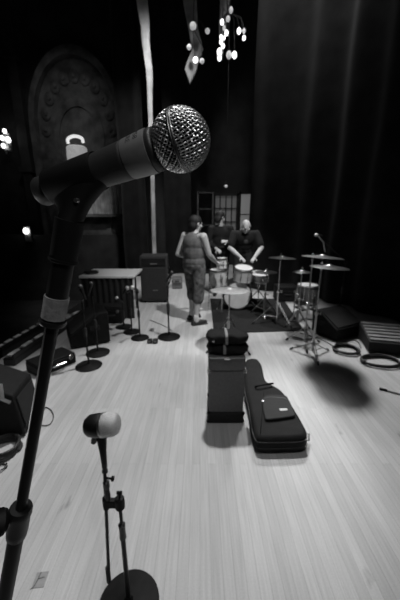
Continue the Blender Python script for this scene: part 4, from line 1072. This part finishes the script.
k = MB(); k.ell(q_(0, 0.045, -0.082), (0.052, 0.052, 0.042), R=R_); bake(k, 'beard', HAIR, man, 0.008)

# ---- bald man bending over the kit
bb = V((P(245, 240, 6.05).x, 6.15, RZ))
bm_ = thing('person', 'bald man in black T-shirt bending over the drums behind the kit', 'person', bb)
k = MB(); I3 = Matrix.Identity(3)
hipz = 0.90
Rt = Matrix.Rotation(math.radians(32), 3, 'X')
k.ell((0, 0.10, 0.93), (0.18, 0.14, 0.14)); k.ell((0, 0.03, 1.10), (0.175, 0.13, 0.2), R=Rt); k.ell((0, -0.06, 1.24), (0.20, 0.13, 0.16), R=Rt)
k.cap((-0.17, -0.10, 1.31), 0.066, (0.17, -0.10, 1.31), 0.066)
hc = V((-0.01, -0.24, 1.46))
k.cap((0, -0.10, 1.33), 0.066, hc-V((0, -0.05, 0.06)), 0.06)
q_, R_ = head(k, hc, (0.02, -0.80, -0.55), (0, -0.4, 1), 1.05)
tgt = P(243, 274, bc.y+0.1)
arms = []
for e in (-1, 1):
    s_ = V((e*0.22, -0.10, 1.31)); el = V((e*0.31, -0.22, 1.05)); h_ = V((e*0.125, -0.52, 0.90))
    k.chain([(s_, 0.066), (s_.lerp(el, 0.5), 0.057), (el, 0.045), (el.lerp(h_, 0.35), 0.046), (h_, 0.030)])
    hand(k, h_, h_-el, (0, 0.1, -1), e, 0.8); arms.append((s_, el, h_))
    k.chain([(V((e*0.10, 0.08, 0.90)), 0.095), (V((e*0.12, 0.04, 0.49)), 0.06), (V((e*0.12, 0.07, 0.09)), 0.04)])
    k.chain([(V((e*0.12, 0.07, 0.06)), 0.036), (V((e*0.13, -0.08, 0.035)), 0.03)])
bake(k, 'body', SKIN, bm_, 0.009); eyes(q_, R_, bm_)
k = MB(); k.ell((0, 0.09, 0.98), (0.195, 0.155, 0.13)); k.ell((0, 0.03, 1.10), (0.19, 0.148, 0.2), R=Rt); k.ell((0, -0.06, 1.24), (0.215, 0.15, 0.17), R=Rt); k.cap((-0.17, -0.10, 1.305), 0.078, (0.17, -0.10, 1.305), 0.078)
for s_, el, h_ in arms: k.chain([(s_, 0.08), (s_.lerp(el, 0.72), 0.078)])
bake(k, 't_shirt', TEE, bm_, 0.012)
k = MB(); k.ell((0, -0.235, 1.17), (0.05, 0.012, 0.05), R=Rt, nu=12, nv=8); bake(k, 'shirt_print', mat('shirt_grey', 0.09, 0.9), bm_, 0.006, 1)
k = MB(); k.ell((0, 0.10, 0.92), (0.19, 0.15, 0.12))
for e in (-1, 1): k.chain([(V((e*0.10, 0.08, 0.90)), 0.11), (V((e*0.12, 0.04, 0.49)), 0.085), (V((e*0.12, 0.07, 0.10)), 0.075)])
bake(k, 'trousers', TROUSER, bm_, 0.012)
for e in (-1, 1):
    k = MB(); k.chain([(V((e*0.12, 0.10, 0.048)), 0.046), (V((e*0.13, -0.11, 0.040)), 0.038)]); bake(k, 'shoe', SHOE, bm_, 0.010, 2)

# ---- third person in black, half hidden
pc_ = V((P(221, 240, 6.35).x, 6.4, 0))
p3 = thing('person', 'dark-haired person in black standing behind the pale drums beside the bald man', 'person', pc_)
k = MB()
k.ell((0, 0, 0.96), (0.165, 0.125, 0.14)); k.ell((0, 0, 1.17), (0.155, 0.12, 0.2)); k.ell((0, 0, 1.32), (0.18, 0.12, 0.15)); k.cap((-0.15, 0, 1.42), 0.06, (0.15, 0, 1.42), 0.06)
hc = V((-0.02, -0.03, 1.64)); k.cap((0, 0, 1.43), 0.06, hc-V((0, -0.01, 0.07)), 0.055)
q_, R_ = head(k, hc, (0.6, 0.55, -0.4), (0, 0, 1), 1.03)
arms = []
for e, el, h_ in ((-1, V((-0.26, -0.05, 1.14)), V((-0.10, -0.25, 1.02))), (1, V((0.27, -0.06, 1.13)), V((0.09, -0.27, 1.17)))):
    s_ = V((e*0.2, 0, 1.41)); k.chain([(s_, 0.06), (s_.lerp(el, 0.5), 0.052), (el, 0.042), (el.lerp(h_, 0.4), 0.042), (h_, 0.029)]); hand(k, h_, h_-el, (0, 0.8, -0.6), e, 0.8); arms.append((s_, el, h_))
    k.chain([(V((e*0.09, 0, 0.93)), 0.09), (V((e*0.10, -0.02, 0.5)), 0.057), (V((e*0.10, 0, 0.09)), 0.038)]); k.chain([(V((e*0.10, 0, 0.06)), 0.036), (V((e*0.12, -0.14, 0.035)), 0.03)])
bake(k, 'body', SKIN, p3, 0.009); eyes(q_, R_, p3)
k = MB(); k.ell((0, 0, 0.99), (0.18, 0.14, 0.13)); k.ell((0, 0, 1.17), (0.17, 0.135, 0.2)); k.ell((0, 0, 1.32), (0.195, 0.135, 0.16)); k.cap((-0.15, 0, 1.415), 0.072, (0.15, 0, 1.415), 0.072)
for s_, el, h_ in arms: k.chain([(s_, 0.072), (s_.lerp(el, 0.5), 0.066), (el, 0.056), (el.lerp(h_, 0.75), 0.05)])
bake(k, 'jacket', TEE, p3, 0.012)
k = MB(); k.ell((0, 0, 0.95), (0.175, 0.138, 0.12))
for e in (-1, 1): k.chain([(V((e*0.09, 0, 0.93)), 0.105), (V((e*0.10, -0.02, 0.5)), 0.08), (V((e*0.10, 0, 0.10)), 0.07)])
bake(k, 'trousers', TROUSER, p3, 0.012)
for e in (-1, 1):
    k = MB(); k.chain([(V((e*0.10, 0.03, 0.048)), 0.046), (V((e*0.12, -0.17, 0.040)), 0.038)]); bake(k, 'shoe', SHOE, p3, 0.010, 2)
k = MB(); k.ell(q_(0, -0.025, 0.03), (0.095, 0.102, 0.10), R=R_); k.ell(q_(0, -0.055, -0.05), (0.088, 0.062, 0.10), R=R_); bake(k, 'hair', HAIR, p3, 0.010)

# ================================================================== floor mark
q = G(39, 580)
fm = thing('floor_mark', 'small taped stage mark with inked strokes on the boards near the leaning stand', 'floor mark', q, 0.1)
k = MB(); k.box((0.006, 0, 0.001), (0.055, 0.065, 0.0015)); k.build('tape_square', MARKT, fm, smooth=False)
k = MB()
def ink(a, b): k.tube([V((*a, 0.0022)), V((*b, 0.0022))], 0.0014, 5)
ink((-0.002, 0.032), (-0.006, -0.005)); ink((-0.006, -0.005), (-0.014, -0.03)); ink((-0.014, -0.03), (-0.024, -0.036)); ink((-0.006, 0.004), (0.022, 0.009))
k.build('ink_strokes', INK, fm)

# ================================================================== LIGHT
w = bpy.data.worlds.new('world'); sc.world = w; w.use_nodes = True
w.node_tree.nodes['Background'].inputs['Color'].default_value = (1, 1, 1, 1)
w.node_tree.nodes['Background'].inputs['Strength'].default_value = 0.007
def spot(loc, tgt, energy, angle, blend=0.6, size=0.15):
    l = bpy.data.lights.new('stage_or_added_spot', 'SPOT'); l.energy = energy; l.spot_size = math.radians(angle); l.spot_blend = blend; l.shadow_soft_size = size
    o = bpy.data.objects.new('stage_or_added_spot', l); COL.objects.link(o); o.location = loc
    o.rotation_euler = (V(tgt)-V(loc)).to_track_quat('-Z', 'Y').to_euler(); return o
spot((0.25, 4.0, 5.2), (-0.55, 2.2, 0), 900, 42, 0.6, 0.10)         # overhead spot on the centre boards
spot((1.3, 2.6, 5.4), (0.15, 5.3, 0.3), 950, 46, 0.7, 0.12)         # mid-stage boards, man and stands
spot((1.75, 6.1, 4.6), (1.75, 2.4, 0), 1000, 32, 0.6, 0.26)          # from upstage through the cymbals
spot((0.1, 0.6, 5.5), (0.05, 0.7, 0), 185, 52, 0.7, 0.4)            # overhead wash downstage
spot((0.75, 7.2, 5.0), (0.75, 5.6, 0.6), 380, 40, 0.7, 0.15)        # kit
spot((0.7, -0.9, 3.3), (-0.02, 0.26, 1.78), 55, 24, 0.8, 0.08)       # added front spot to brighten the microphone
spot((-0.6, 5.2, 7.5), (-1.2, 7.6, 3.0), 1000, 50, 0.8, 0.2)         # on the pale drape
spot((1.0, 5.0, 8.0), (1.9, 6.6, 6.0), 650, 70, 1.0, 0.3)           # glow on the curtain top
spot((-3.2, 6.5, 6.5), (-4.2, 10.5, 4.2), 110, 55, 1.0, 0.3)        # added light to make the arch visible
spot((-2.3, 1.0, 0.35), (-0.02, 0.26, 1.79), 45, 14, 0.8, 0.06)     # added low spot brightening the microphone from below
spot((-2.0, 3.0, 4.5), (-2.05, 3.2, 0), 90, 34, 0.8, 0.15)           # added overhead spot to brighten the stage-edge strips
spot((-3.6, 9.6, 2.0), (-3.6, 10.3, 1.9), 4, 120, 1.0, 0.08)      # added light, no fixture, brightening the arch drape and ledge
# ================================================================== CAMERA
cam = bpy.data.cameras.new('camera'); co = bpy.data.objects.new('camera', cam); COL.objects.link(co)
co.location = (0, 0, H); co.rotation_euler = (PI/2-PITCH, 0, 0)
cam.sensor_fit = 'VERTICAL'; cam.sensor_height = 36.0; cam.lens = 36.0*FPX/600.0
cam.clip_start = 0.02; cam.clip_end = 60
cam.dof.use_dof = True; cam.dof.focus_distance = 0.26; cam.dof.aperture_fstop = 14.0
sc.camera = co
sc.view_settings.view_transform = 'Standard'; sc.view_settings.look = 'None'
sc.view_settings.gamma = 1.0; sc.view_settings.use_curve_mapping = False
sc.view_settings.exposure = 0.0
